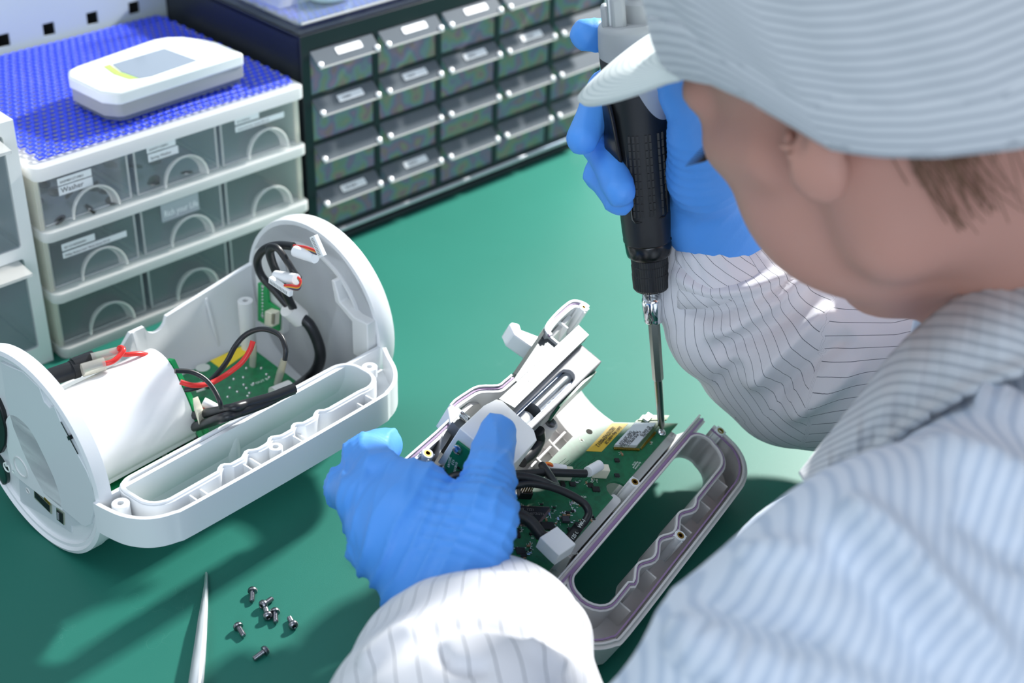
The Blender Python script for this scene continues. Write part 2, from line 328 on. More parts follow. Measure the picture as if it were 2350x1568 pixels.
# small hardware inside the two left upper drawers
washer = None; rnd = random.Random(5)
for k in range(46):
    c = 0 if k < 26 else 1; x = .008 + c * cellw + rnd.random() * .050; y = .006 + rnd.random() * .075; z = .0990 + rnd.random() * .010 * (1 if y > .01 else 0) + (0 if c == 0 else .002)
    Mx = WC @ Matrix.Translation((x, y, z)) @ Matrix.Rotation(rnd.random() * 6, 4, 'Z') @ Matrix.Rotation(rnd.uniform(-.9, .9), 4, 'X')
    if washer is None:
        q = MB(); q.lathe([(.0022, -.0003), (.0045, -.0003), (.0045, .0003), (.0022, .0003), (.0022, -.0003)], 16)
        washer = q.build('washer', mat('washer_steel', '#8b8c8a', .3, 1), world=Mx); o = washer
    else:
        o = copy_tree(washer, Mx)
    tag(o, 'small steel washer lying in the drawer marked Washer' if c == 0 else 'small steel spring washer in the middle top drawer', 'washer', 'washers in the top left drawer' if c == 0 else 'spring washers in the top middle drawer')

# far-left white cabinet with large clear drawer
LC = Matrix.Translation(AB(.2035, .797)) @ Matrix.Rotation(CYAW, 4, 'Z')
t = thing('drawer_cabinet', 'taller white cabinet cut by the left edge of the photo, clear drawers', 'drawer cabinet', LC)
W2, H2 = .1585, .1765
mb = MB(); mb.prism([(0, 0), (W2, 0), (W2, H2), (0, H2)], 0, .004, holes=[rrect(.009, W2 - .0085, .014, .082, .002)[::-1], rrect(.009, W2 - .0085, .090, .168, .002)[::-1]], M=Matrix(((1, 0, 0, 0), (0, 0, 1, 0), (0, 1, 0, 0), (0, 0, 0, 1))))
mb.build('front_frame', white, t); mb = MB(); mb.box(0, .003, .004, .16, 0, H2 - .005); mb.box(W2 - .003, W2, .004, .16, 0, H2 - .005); mb.box(0, W2, .004, .16, 0, .003); mb.box(0, W2, .0041, .16, H2 - .005, H2); mb.box(0, W2, .157, .16, 0, H2); mb.box(0, W2, .004, .157, .084, .087)
mb.build('body', white, t)
for z0, z1 in ((.0145, .0815), (.0905, .1675)):
    d = MB(); d.box(.010, W2 - .0095, .001, .0025, z0, z1); d.box(.010, .011, .001, .13, z0, z1 - .004); d.box(W2 - .0105, W2 - .0095, .001, .13, z0, z1 - .004); d.box(.010, W2 - .0095, .001, .13, z0, z0 + .001); d.box(.010, W2 - .0095, .129, .13, z0, z1 - .004)
    dr = d.build('drawer', clr, t)
    hd = MB(); hd.prism([(0, 0), (.018, -.002), (.018, -.004), (0, -.004)], .05, W2 - .012, M=Matrix(((0, 0, 1, 0), (-1, 0, 0, .001), (0, 1, 0, z1), (0, 0, 0, 1)))); hd.build('handle', clr2, dr)

# ------------------------------------------------------------------ black cabinet with twenty grey clear drawers
t = thing('drawer_cabinet', 'black steel-look parts cabinet with four rows of small grey clear drawers', 'drawer cabinet', BC)
W3, H3, D3 = .3245, .1733, .175; blk = mat('black_cabinet', '#1b2127', .35); pw = .0634
mb = MB()
mb.box(0, .0025, .002, D3, 0, H3); mb.box(W3 - .0025, W3, .002, D3, 0, H3); mb.box(0, W3, D3 - .003, D3, 0, H3); mb.box(0, W3, .002, D3, 0, .004); mb.build('body', blk, t)
MB().box(0, W3, .001, D3, H3 - .004, H3).build('top_plate', blk, t, bevel=.0008)
mb = MB(); cols = [.0008 + pw * k + .0035 for k in range(6)]; holes = []
fr = [(0, 0), (W3, 0), (W3, H3), (0, H3)]; rows = [(.0145 + .0372 * k, .0145 + .0372 * k + .0352) for k in range(4)]
for c in range(5):
    for (za, zb) in rows: holes.append([(cols[c] + .0035, za), (cols[c] + .0035, zb), (cols[c + 1] - .0015, zb), (cols[c + 1] - .0015, za)])
MV = Matrix(((1, 0, 0, 0), (0, 0, 1, 0), (0, 1, 0, 0), (0, 0, 0, 1)))
mb.prism(fr, 0, .004, holes=holes, M=MV)
for (za, zb) in rows: mb.box(0, W3, .004, D3, za - .0014, za - .0006)
for c in range(1, 5): mb.box(cols[c] + .0004, cols[c] + .0014, .004, D3, 0, H3)
mb.build('front_frame', blk, t, bevel=.0004)
mb = MB(); mb.tube([(.004, -.0012, .0095), (W3 - .004, -.0012, .0095)], .0022, 10); mb.build('chrome_rail', mat('satin_rail', '#d5d8dc', .25, .6), t)
MB().box(-.0015, W3 + .0015, -.003, .002, 0, .0055).build('foot_rail', blk, t, bevel=.001)
labelled = {(0, 0), (0, 1), (0, 2), (1, 0), (1, 1), (1, 2), (1, 3), (3, 0), (3, 1)}
lipw = mat('holder_white', '#f6f8fa', .25); lipm = clear('grey_clear_lip', '#a9b1b9', .42, .15)
[n for n in lipm.node_tree.nodes if n.type == 'BSDF_DIFFUSE'][0].inputs[0].default_value = lin('#8d959d')
for r in range(4):
    for c in range(5):
        za, zb = rows[3 - r]; x0 = cols[c] + .0039; x1 = cols[c + 1] - .0019; za += .0005; zb -= .0010
        d = MB(); d.box(x0, x1, .0010, .0022, za, zb); d.box(x0, x0 + .0008, .001, .13, za, zb - .003); d.box(x1 - .0008, x1, .001, .13, za, zb - .003); d.box(x0, x1, .001, .13, za, za + .0008); d.box(x0, x1, .129, .130, za, zb - .003)
        dr = d.build('drawer', smoke, t)
        # sloping label lip: frame origin on its outer edge, y running up to the drawer, z facing out
        wL = x1 - x0; LL = .0150; Ml = axes((x0, .0012 - .0112, zb - .0100), (1, 0, 0), (0, .0112, .0100))
        q = MB(); q.box(0, wL, 0, LL, -.0005, .0005, Ml); lip = q.build('handle', lipm, dr, bevel=.0003)
        q = MB(); q.tube([Ml @ Vector((.001, .0002, 0)), Ml @ Vector((wL - .001, .0002, 0))], .0008, 6); q.build('lip_edge', clr2, dr)
        for xx in (.0026, wL - .0026):
            q = MB(); q.lathe([(0, -.0010), (.0018, -.0008), (.0023, 0), (.0018, .0011), (0, .0015)], 10, Ml @ Matrix.Translation((xx, .0026, .0008))); q.build('stud', lipw, dr)
        if (r, c) in labelled:
            q = MB(); q.prism(rrect(wL * .36, wL * .36 + .0235, .0062, .0118, .001), .0006, .0009, M=Ml); q.build('label', paper, dr)
            q = MB(); rn = random.Random(r * 7 + c); q.text(''.join(rn.choice('H3S0M8L') for _ in range(5)) if (r, c) != (3, 0) else 'M3-0001', .0030, Ml @ Matrix.Translation((wL * .36 + .004, .0078, .0010))); q.build('label_text', ink, dr)
# a few things inside these drawers
def inb(x, y, z): return BC @ Matrix.Translation((x, y, z))
q = MB(); q.lathe([(.0035, -.004), (.009, -.004), (.009, .004), (.0035, .004), (.0035, -.004)], 24, Matrix.Rotation(PI / 2, 4, 'X')); o = q.build('plastic_ring', white, world=inb(.0345, .012, rows[2][0] + .0145)); tag(o, 'white plastic ring in the left drawer of the second row', 'ring')
q = MB(); q.box(-.006, .006, -.002, .002, -.010, .012); o = q.build('plastic_block', mat('cream_part', '#eef0e6', .5), world=inb(.099, .010, rows[2][0] + .0145), bevel=.001); tag(o, 'cream plastic block in the second drawer of the second row', 'part')
q = MB(); q.tube([(-.014, 0, 0), (.014, .002, 0)], .003, 12); q.lathe([(.0045, -.002), (.0045, .002)], 12, Matrix.Translation((-.012, 0, 0)) @ Matrix.Rotation(PI / 2, 4, 'Y')); o = q.build('metal_fitting', steel, world=inb(.222, .012, rows[2][0] + .009)); tag(o, 'shiny metal fitting in the fourth drawer of the second row', 'fitting')
q = MB(); q.tube(spline([(.0, 0, 0), (.012, .004, .002), (.022, 0, .010), (.016, .004, .014)], 6), .0007, 6); q.tube(spline([(.002, .004, .003), (.014, .002, .001), (.024, .004, .008)], 6), .0007, 6); o = q.build('wire_loop', mat('yellow_wire', '#d9a63a', .4), world=inb(.010, .012, rows[1][0] + .003)); tag(o, 'yellow loops of wire in the left drawer of the third row', 'wire')
q = MB(); q.tube(spline([(0, 0, 0), (.02, .004, .004), (.036, .002, .014), (.028, .004, .022)], 6), .0010, 6); q.tube(spline([(0, .004, .004), (.024, .002, .001), (.040, .004, .010)], 6), .0010, 6); o = q.build('wire_loop', mat('blue_wire', '#1762b8', .4), world=inb(.262, .012, rows[2][0] + .003)); tag(o, 'blue cable loops in the right-hand drawer of the second row', 'wire')
rn = random.Random(11); pin = None
for k in range(14):
    c = 1 if k < 8 else 2; Mx = inb(cols[c] + .012 + rn.random() * .040, .006 + rn.random() * .02, rows[3][0] + .004 + rn.random() * .012) @ Matrix.Rotation(rn.random() * 3, 4, 'Z') @ Matrix.Rotation(rn.random() * 2, 4, 'X')
    if pin is None:
        q = MB(); q.lathe([(0, -.003), (.0012, -.003), (.0012, .002), (.0026, .002), (.0026, .0036), (0, .0042)], 10); pin = q.build('small_screw', steel, world=Mx); o = pin
    else: o = copy_tree(pin, Mx)
    tag(o, 'tiny bright screw in the second drawer of the top row' if c == 1 else 'tiny bright screw in the third drawer of the top row', 'screw', 'screws in the second top drawer' if c == 1 else 'screws in the third top drawer')
# clear tray on top of the black cabinet with bags in it
t = thing('tray', 'clear plastic tray on the blue mat on the black cabinet', 'tray', BC @ Matrix.Translation((.008, .011, .1764)))
q = MB(); q.box(0, .150, 0, .12, 0, .0012); q.box(0, .0012, 0, .12, 0, .028); q.box(.1488, .150, 0, .12, 0, .028); q.box(0, .150, 0, .0012, 0, .028); q.box(0, .150, .1188, .12, 0, .028); q.build('body', clr, t)
q = MB(); q.tube([(p[0], p[1], .028) for p in rrect(0, .15, 0, .12, .004)], .0011, 6, closed=True); q.tube([(.002, 0, .001), (.148, 0, .001)], .001, 6); q.build('rim', clr2, t)
bag = clear('pale_film', '#d5e2f2', .34, .2)
for k, (x, y, s, lab) in enumerate(((.032, .052, .026, 'crumpled clear bag at the left corner of the clear tray'), (.085, .085, .034, 'crumpled clear bag at the back of the clear tray'))):
    q = MB(); rn = random.Random(k); N = 14; vs = []
    for i in range(N + 1):
        for j in range(N + 1):
            u_ = i / N * 2 - 1; v_ = j / N * 2 - 1; e = max(0, (1 - u_ ** 4) * (1 - v_ ** 4)); vs.append((u_ * s, v_ * s * .8, e * (.010 + .008 * math.sin(u_ * 5 + k) * math.cos(v_ * 6)) + rn.random() * .0016 * e))
    q.add(vs, [(i * (N + 1) + j, (i + 1) * (N + 1) + j, (i + 1) * (N + 1) + j + 1, i * (N + 1) + j + 1) for i in range(N) for j in range(N)])
    o = q.build('plastic_bag', bag, world=BC @ Matrix.Translation((.010 + x, .014 + y, .1782))); tag(o, lab, 'bag')
q = MB(); q.lathe([(0, 0), (.016, 0), (.0175, .002), (.0175, .010), (.016, .012), (0, .012)], 28); o = q.build('sponge_disc', mat('pale_green_foam', '#cfe6dc', .7), world=BC @ Matrix.Translation((.060, .045, .1782)), bevel=.0008); tag(o, 'pale green round pad in the clear tray', 'pad')
q = MB(); q.prism(rrect(0, .026, 0, .009, .001), 0, .0008); o = q.build('paper_label', paper, world=BC @ Matrix.Translation((.068, .030, .1912)) @ Matrix.Rotation(.1, 4, 'Z')); tag(o, 'white paper label lying on the green pad in the tray', 'label')
q = MB(); q.tube(spline([(0, 0, .003), (.012, .008, .006), (.03, .004, .003), (.038, .014, .007), (.02, .02, .004), (.004, .014, .006)], 6, True), .0026, 8, closed=True); o = q.build('cord_bundle', mat('magenta_cord', '#c81a63', .5), world=BC @ Matrix.Translation((.118, .052, .1782))); tag(o, 'magenta cord coiled in the clear tray', 'cord')

# ------------------------------------------------------------------ white handheld meter on the blue mat
p0 = AB(.4425, .8045, .1482); Mm = Matrix.Translation(p0) @ Matrix.Rotation(CYAW + .075, 4, 'Z')
t = thing('handheld_meter', 'white handheld meter with grey screen lying on the blue mat', 'meter', Mm)
top = [(-.009, .012), (-.004, .004), (0, .0015), (.100, -.001), (.1005, .028), (.097, .040), (.090, .054), (.082, .061), (.074, .0635), (.060, .0635), (.008, .060), (-.004, .056), (-.009, .048)]
MB().prism([(x * 1.0, y) for x, y in top], .0125, .0215).build('top_shell', mat('meter_white', '#f2f6f2', .3), t, bevel=.0022, seg=3)
ins = [(x * .985 + .001, y * .975 + .001) for x, y in top]
MB().prism(ins, .0035, .0128).build('grey_side', mat('meter_grey', '#a3a5a6', .4), t, bevel=.0006)
MB().prism([(x * .95 + .003, y * .93 + .003) for x, y in top], 0, .0042).build('base', mat('meter_base', '#5d6674', .5), t)
sc = [(.022, .012), (.030, .0095), (.069, .0105), (.0665, .044), (.024, .045), (.0205, .030)]
MB().prism(sc, .0214, .0218).build('screen', mat('meter_screen', '#8e9aa8', .12), t)
MB().prism([(.0165, .0155), (.0215, .0125), (.0195, .030), (.0225, .046), (.0175, .046), (.0145, .030)], .0214, .02175).build('green_strip', mat('lime_print', '#b7dc6a', .4), t)
q = MB(); 
for i in range(4): q.text('AVG  MAX  HOLD', .0026, Matrix.Translation((.0125 - i * .0035, .016 + i * .001, .0216)) @ Matrix.Rotation(PI / 2, 4, 'Z'))
q.text('Temp Humid Particle Pressure', .0029, Matrix.Translation((.020, .0042, .0216))); q.build('printing', mat('grey_print', '#b8bcb9', .6), t)
# ------------------------------------------------------------------ opened device on the left (lower half shell)
Y1 = math.radians(50); O1 = Vector((-.2589, .6355, .0008)); M1 = frame(O1, Y1); I1 = M1.inverted()
def d1(px, py, z): return I1 @ at(px, py, z)                                       # on a level of height z
U1 = Vector((math.cos(Y1), math.sin(Y1), 0)); V1 = Vector((-U1.y, U1.x, 0))
def x1(px, py, x): return I1 @ onplane(px, py, O1 + U1 * x, U1)                    # on a cross-section at x
def y1(px, py, y): return I1 @ onplane(px, py, O1 + V1 * y, V1)                    # on a lengthwise plane
def Z(l, ox, oy, s): return [(ox + x / s, oy + y / s) for x, y in l]
shellm = mat('housing_white', '#e9ecee', .32, bump=(1200, .04)); inner = mat('housing_inside', '#dcdedd', .45)
pcbm = mat('green_circuit_board', '#0b7a4a', .28, vary=(260, '#0a6a41')); pcbe = mat('board_edge', '#3aa96c', .4)
solder = mat('solder', '#c8ccca', .25, 1); redw = mat('red_wire', '#d8302c', .35); orange = mat('orange_wire', '#e2602a', .35); yellow = mat('yellow_wire_b', '#e3b52a', .35)
chip = mat('chip_black', '#17191b', .45); conn = mat('cream_connector', '#e9e5cf', .45); nylon = clear('natural_nylon', '#e6eff0', .88, .3); sleeve_w = mat('white_sleeve', '#f2f4f6', .4)
ylab = mat('yellow_label', '#f0d22e', .5); silk = mat('silkscreen', '#e9f2ec', .6); gold = mat('gold_pin', '#c9a349', .3, 1)
shrink = clear('clear_crimp_sleeve', '#efe6b8', .35, .1)
R1 = .0618; T1 = thing('device_housing', 'opened round white device on the left with battery pack and handle', 'electronic device', M1)
def cylshell(mb, R, t, xs, lo, hi, zc, n=26):
    # part of a tube round the x axis: angle 0 = rear rim, 90 = bottom, 180 = near rim
    vs = []
    for x in xs:
        a0, a1 = lo(x), hi(x)
        for rr in (R, R - t):
            for k in range(n + 1):
                a = a0 + (a1 - a0) * k / n; vs.append((x, rr * math.cos(a), zc - rr * math.sin(a)))
    m = n + 1; fs = []
    for i in range(len(xs) - 1):
        for k in range(n):
            for q in (0, 1):
                a = (2 * i + q) * m + k; b = (2 * i + 2 + q) * m + k; fs.append((a, b, b + 1, a + 1))
        a, b = 2 * i * m, (2 * i + 2) * m; fs.append((a, b, b + m, a + m)); fs.append((a + n, b + n, b + m + n, a + m + n))
    for i in (0, len(xs) - 1):
        for k in range(n): a = 2 * i * m + k; fs.append((a, a + 1, a + 1 + m, a + m))
    mb.add(vs, fs)
def rimz(x):
    if x < .092: return .050
    if x < .106: return .050 + (x - .092) / .014 * .013
    if abs(x - .125) < .0085: return .0640 - math.sqrt(max(0, .0085 ** 2 - (x - .125) ** 2)) * .95
    return .0635 + max(0, x - .134) * .15
xs = [0, .02, .05, .085, .092, .099, .106, .112, .1164] + [.1166 + .00168 * k for k in range(11)] + [.1336, .15, .165, .18, .19, .2, .2045]
mb = MB(); cylshell(mb, R1, .0026, xs, lambda x: math.asin((R1 - rimz(x)) / R1), lambda x: PI + .0, R1)
# moulded ribs and screw posts
for x, h0 in ((.108, .010), (.165, .004)):
    mb.add([(x - .0007, .050, .03), (x + .0007, .050, .03), (x + .0007, .0605, .0635), (x - .0007, .0605, .0635), (x - .0007, .0585, .0635), (x + .0007, .0585, .0635)], [(0, 1, 5, 4), (1, 2, 5), (0, 4, 3), (4, 5, 2, 3)])
mb.build('shell', shellm, T1, smooth=30)
def post(mb, x, y, z0, z1, r, h=.0018, M=None, dep=.006):
    mb.lathe([(r, z0), (r, z1 - .0003), (r - .0003, z1), (h, z1), (h, z1 - dep), (0, z1 - dep)], 20, (M or Matrix()) @ Matrix.Translation((x, y, 0)))
pt = d1(563, 692, .066)
mb = MB(); post(mb, pt.x, min(pt.y, .052), .02, .066, .0050); mb.build('screw_post', inner, T1)
# handle: outer wall, floor, inner ring around the grip hole
def front(x, o=0): return -(.0868 + o - (.0030 * max(0, math.cos(2 * PI * (x - .0595) / .0175)) ** .7 if .052 < x < .137 else 0))
def ring(o):                            # grip hole outline grown by o
    P = []
    c = lambda cx, cy, a0, a1, n=6, r=.010: [(cx + (r + o) * math.cos(math.radians(a0 + (a1 - a0) * k / n)), cy + (r + o) * math.sin(math.radians(a0 + (a1 - a0) * k / n))) for k in range(n + 1)]
    P += c(.1665, -.0690, 90, 0); P += c(.1655, -.0765, 0, -90, 6, .0110)
    xs_ = [.160 - .0024 * k for k in range(57)]; P += [(x, front(x, o)) for x in xs_ if x > .026]
    P += c(.0235, -.0758, -90, -180, 6, .011); P += c(.0195, -.0655, 180, 90, 5, .0075)
    return P
outer = [(-.004, -.0600), (-.0035, -.0660), (-.0015, -.0768), (.0015, -.0838), (.0058, -.0895), (.0112, -.0935), (.0185, -.0962), (.0276, -.0975), (.09, -.0990), (.1616, -.0990), (.1715, -.0978), (.180, -.0945), (.1872, -.0890), (.193, -.0815), (.198, -.0720), (.2035, -.0630)]
outer = [tuple(p)[:2] for p in spline([(x, y, 0) for x, y in outer], 3)]
ZF = .0455
mb = MB(); mb.wall(outer, .0024, ZF - .003, .0618, side=-1)
foot = outer + [(.2035, -.052), (-.002, -.052)]
mb.prism(foot[::1], ZF - .003, ZF, holes=[ring(.0001)])
mb.build('handle', shellm, T1, smooth=40, bevel=.0006)
rz = lambda i: .030 if ring(0)[i][1] > -.074 else ZF - .003
mb = MB(); mb.wall(ring(0), .0022, rz, .0630, closed=True, side=1); mb.wall(ring(.0022), .0009, rz, .0618, closed=True, side=1); mb.build('grip_ring', shellm, T1, smooth=40, bevel=.0004)
mb = MB()
for x in (.0335, .0405, .0705, .0765, .1065, .1120, .1560, .1625):
    mb.box(x - .0005, x + .0005, -.0975, front(x) - .001, ZF, .0600 if round(x * 1e4) % 2 else .0575)
mb.build('handle_rib', shellm, T1)
mb = MB(); post(mb, .0034, -.0707, ZF - .004, .0618, .0048); mb.build('screw_post', shellm, T1)
mb = MB(); post(mb, .1835, -.0722, ZF - .004, .0618, .0048); mb.build('screw_post', shellm, T1)
mb = MB(); post(mb, .0915, -.0922, ZF - .004, .0618, .0040); mb.build('screw_post', shellm, T1)
mb = MB(); post(mb, .0885, -.0562, ZF - .014, .0560, .0050); mb.build('screw_post', shellm, T1)
# left end cap with ports
RX = Matrix(((0, 0, 1, 0), (1, 0, 0, 0), (0, 1, 0, 0), (0, 0, 0, 1)))          # prism plane (y, z), thickness along x
RXn = Matrix(((0, 0, 1, 0), (0, 1, 0, 0), (-1, 0, 0, 0), (0, 0, 0, 1)))
LX = Matrix.Translation((0, 0, R1)) @ Matrix.Rotation(-PI / 2, 4, 'Y')         # lathe axis pointing to -x
mb = MB(); mb.lathe([(.0555, -.004), (.0625, -.004), (.0624, .0), (.0622, .0035), (.0600, .0045), (.0585, .0030), (.0565, .0030), (.0560, .0012), (0, .0012)], 72, LX); capo = mb.build('end_cap', shellm, T1, smooth=30)
def cap_poly(l): return [(x1(px, py, -.0015).y, x1(px, py, -.0015).z) for px, py in Z(l, 0, 760, 3.136)]
cover = cap_poly([(20, 215), (60, 235), (180, 285), (300, 400), (335, 500), (375, 545), (405, 530), (450, 640), (575, 880), (640, 1000), (690, 1130), (700, 1240), (665, 1385), (640, 1400), (600, 1385), (330, 1160), (240, 990), (180, 860), (110, 680), (60, 500)])
MB().prism(cover, -.0030, -.0010, M=RX).build('cover_plate', mat('housing_cool', '#dfe4e7', .3), T1, bevel=.0004)
MB().prism(cap_poly([(452, 645), (458, 645), (581, 876), (575, 878)]), -.00305, -.0029, M=RX).build('vent_slot', black, T1)
MB().prism(cap_poly([(505, 748), (522, 742), (533, 770), (516, 776)]), -.0036, -.0010, M=RX).build('latch', black, T1)
q = MB(); q.prism(cap_poly([(140, 1060), (262, 1110), (600, 1390), (515, 1400), (515, 1450), (330, 1330), (150, 1230)]), -.0018, -.0011, M=RX); q.build('port_recess', mat('housing_recess', '#cfd6da', .4), T1)
MB().prism(cap_poly([(-80, 460), (0, 480), (40, 570), (68, 690), (70, 740), (66, 800), (30, 868), (0, 862), (-80, 800)]), -.0042, -.0008, M=RX).build('power_socket', black, T1, bevel=.0008)
bc = x1(-4, 1070, -.0015); MB().lathe([(.0115, 0), (.0115, .0022), (.0108, .0028), (0, .0028)], 36, Matrix.Translation((-.0010, bc.y, bc.z)) @ Matrix.Rotation(-PI / 2, 4, 'Y')).build('power_button', mat('button_dark', '#10302c', .3), T1)
ic = x1(15, 1073, -.0040)
q = MB(); q.tube([(-.0040, ic.y + .0028 * math.sin(a), ic.z + .0028 * math.cos(a)) for a in [.6 + (2 * PI - 1.2) * k / 20 for k in range(21)]], .00045, 6); q.tube([(-.0040, ic.y, ic.z + .0008), (-.0040, ic.y, ic.z + .0036)], .00045, 6)
ic2 = x1(30, 1084, -.0040); q.lathe([(0, 0), (.0008, 0), (.0008, .0004), (0, .0004)], 8, Matrix.Translation((-.0040, ic2.y, ic2.z)) @ Matrix.Rotation(-PI / 2, 4, 'Y')); q.build('power_icon', silk, T1)
hc = x1(53, 1070, -.0015); q = MB(); q.lathe([(.0068, .0), (.0068, .0022), (.0058, .0022), (.0055, -.003), (0, -.003)], 28, Matrix.Translation((-.0012, hc.y, hc.z)) @ Matrix.Rotation(-PI / 2, 4, 'Y')); q.build('screw_well', inner, T1)
dc = x1(65, 1126, -.0015); q = MB(); q.lathe([(.0022, .0006), (.0016, .0010), (.0014, .0004), (0, .0004)], 16, Matrix.Translation((-.0012, dc.y, dc.z)) @ Matrix.Rotation(-PI / 2, 4, 'Y')); q.build('pin_hole', inner, T1)
eth = cap_poly([(255, 1132), (378, 1250), (380, 1312), (258, 1195)]); MB().prism(eth, -.0026, -.0008, M=RX).build('network_port', mat('port_frame', '#b9bca8', .35, .6), T1)
MB().prism(cap_poly([(263, 1147), (368, 1250), (370, 1296), (266, 1188)]), -.0029, -.0008, M=RX).build('network_port_opening', black, T1)
q = MB()
for k in range(6):
    a = Z([(322 + k * 7, 1205 + k * 7.2)], 0, 760, 3.136)[0]; p = x1(a[0], a[1], -.003); q.box(-.0033, -.0029, p.y - .0002, p.y + .0002, p.z - .0012, p.z + .0010)
q.build('contact_pins', gold, T1)
MB().prism(cap_poly([(416, 1268), (468, 1306), (472, 1392), (420, 1350)]), -.0026, -.0008, M=RX).build('usb_port', mat('port_steel', '#c9c9b6', .25, .9), T1)
MB().prism(cap_poly([(422, 1280), (462, 1310), (465, 1380), (425, 1345)]), -.0029, -.0008, M=RX).build('usb_opening', black, T1)
MB().prism(cap_poly([(428, 1294), (440, 1304), (442, 1350), (430, 1342)]), -.0033, -.0008, M=RX).build('usb_tongue', mat('usb_grey', '#8f949a', .4), T1)
# right end cap: a shallow dome with moulded ribs inside
RXp = Matrix.Translation((0, 0, R1)) @ Matrix.Rotation(PI / 2, 4, 'Y')
mb = MB(); mb.lathe([(.0590, .2030), (.0618, .2030), (.0624, .2070), (.0624, .2120), (.0612, .2160), (.0580, .2185), (.030, .2200), (0, .2200), (0, .2100), (.0450, .2090), (.0540, .2085), (.0590, .2060), (.0590, .2030)], 80, RXp); mb.build('end_cap', shellm, T1, smooth=35)
MB().lathe([(.0460, .2105), (.0460, .2010), (.0475, .2010), (.0478, .2105)], 50, RXp, a0=math.radians(150), a1=math.radians(262)).build('cap_rib', inner, T1)
a = x1(785, 690, .2085); b_ = x1(790, 770, .2085)
MB().prism([(-.0462, .0800), (-.0340, .0860), (-.0300, .0990), (-.0270, .0990), (-.0300, .0840), (-.0440, .0760), (-.0440, .052), (-.0580, .052), (-.0580, .0800)], .196, .2095, M=RX).build('cap_stiffener', inner, T1, bevel=.0008)
MB().prism(rrect(.0235, .0480, .0330, .0930, .006), .1975, .2105, M=RX).build('board_seat', inner, T1, bevel=.0006)
# circuit board on the bottom
board = [(.006, .040), (.1800, .0415), (.1722, -.0215), (.160, -.040), (.006, -.046)]
b1 = MB().prism(board, .0285, .0300).build('circuit_board', pcbm, T1)
g = d1(465.8, 846.8, .0301); MB().lathe([(.0018, 0), (.0046, 0), (.0046, .0003), (.0018, .0003)], 20, Matrix.Translation((g.x, g.y, .0300))).build('mounting_ring', mat('tin_ring', '#d6dcd4', .4, .3), b1)
MB().lathe([(0, 0), (.0019, 0), (.0019, .0002), (0, .0002)], 16, Matrix.Translation((g.x, g.y, .0300))).build('mounting_hole', mat('hole_dark', '#2b2a22', .8), b1)
g = d1(479, 892, .0301); MB().lathe([(0, 0), (.0017, 0), (.0017, .0002), (0, .0002)], 16, Matrix.Translation((g.x, g.y, .0300))).build('mounting_hole', MATS['hole_dark'], b1)
lp = [d1(x, y, .0301) for x, y in ((482.6, 830.8), (559, 795.6), (571, 810), (511.7, 852))]
MB().prism([(p.x, p.y) for p in lp], .0300, .0303).build('label', ylab, b1)
ex = (lp[1] - lp[0]).normalized(); lm = axes(lp[3] * .55 + lp[0] * .45 + Vector((0, 0, .0002)) + ex * .002, ex, (lp[0] - lp[3]))
q = MB(); q.text('BATSYSTEM', .0046, lm); q.text('Ver: A80-19', .0030, Matrix.Translation((0, 0, 0)) @ axes(lp[3] * .9 + lp[0] * .1 + Vector((0, 0, .0002)) + ex * .004, ex, (lp[0] - lp[3]))); q.build('label_text', ink, b1)
rn = random.Random(4); 
for px, py in ((506, 870), (537, 873), (559, 869), (566, 848), (600, 848), (612, 862), (618, 869), (560, 886), (566, 894), (582, 883), (528, 893), (545, 902), (523, 914), (535, 943), (546, 938), (573, 905), (569, 912)):
    g = d1(px, py, .0301); MB().lathe([(0.0011, 0), (.0009, .0006), (0, .0011)], 10, Matrix.Translation((g.x, g.y, .0300))).build('solder_joint', solder, b1)
for k in range(3):
    q = MB(); q.text(('B- OUT B+', '05 P18 IN', 'BT1')[k], .003, Matrix.Translation(((.150, .0, .0301), (.1440, -.026, .0301), (.112, .012, .0301))[k]) @ Matrix.Rotation(-.15, 4, 'Z')); q.build('board_printing', silk, b1)
rn = random.Random(9)
for k in range(10):
    px = 312 + k * 15.5 + rn.uniform(-3, 3); py = 1078 - (px - 312) * .50 + rn.uniform(-4, 4); g = d1(px, py, .0301); s = rn.choice((.0012, .0018, .0026))
    MB().box(g.x - s, g.x + s, g.y - s * .6, g.y + s * .6, .0300, .0300 + s * .8).build('component', rn.choice((solder, chip, chip)), b1, bevel=.0002)
# battery pack
prof = [(.0245, .0325), (-.0165, .0320), (-.0205, .0355), (-.0215, .0410), (-.0185, .0540), (-.0080, .0720), (-.0030, .0775), (.0030, .0805), (.0110, .0810), (.0180, .0780), (.0240, .0700), (.0275, .0550), (.0275, .0380)]
prof = [tuple(p)[:2] for p in spline([(a, b, 0) for a, b in prof], 3, True)]
MB().prism(prof, -.003, .0900, M=RX).build('battery_pack', mat('shrink_wrap_white', '#f3f4f6', .22, coat=.3), T1, smooth=50, bevel=.0016)
MB().prism([(.0055, .0745), (-.0015, .0755), (-.0285, .0385), (-.0225, .0325)], .0905, .0930, M=RX).build('battery_board', pcbe, T1)
MB().prism([(.0015, .0775), (-.0035, .0790), (-.0300, .0400), (-.0270, .0380)], .0905, .0932, M=RX).build('battery_board_front', mat('board_green', '#129552', .35), T1)
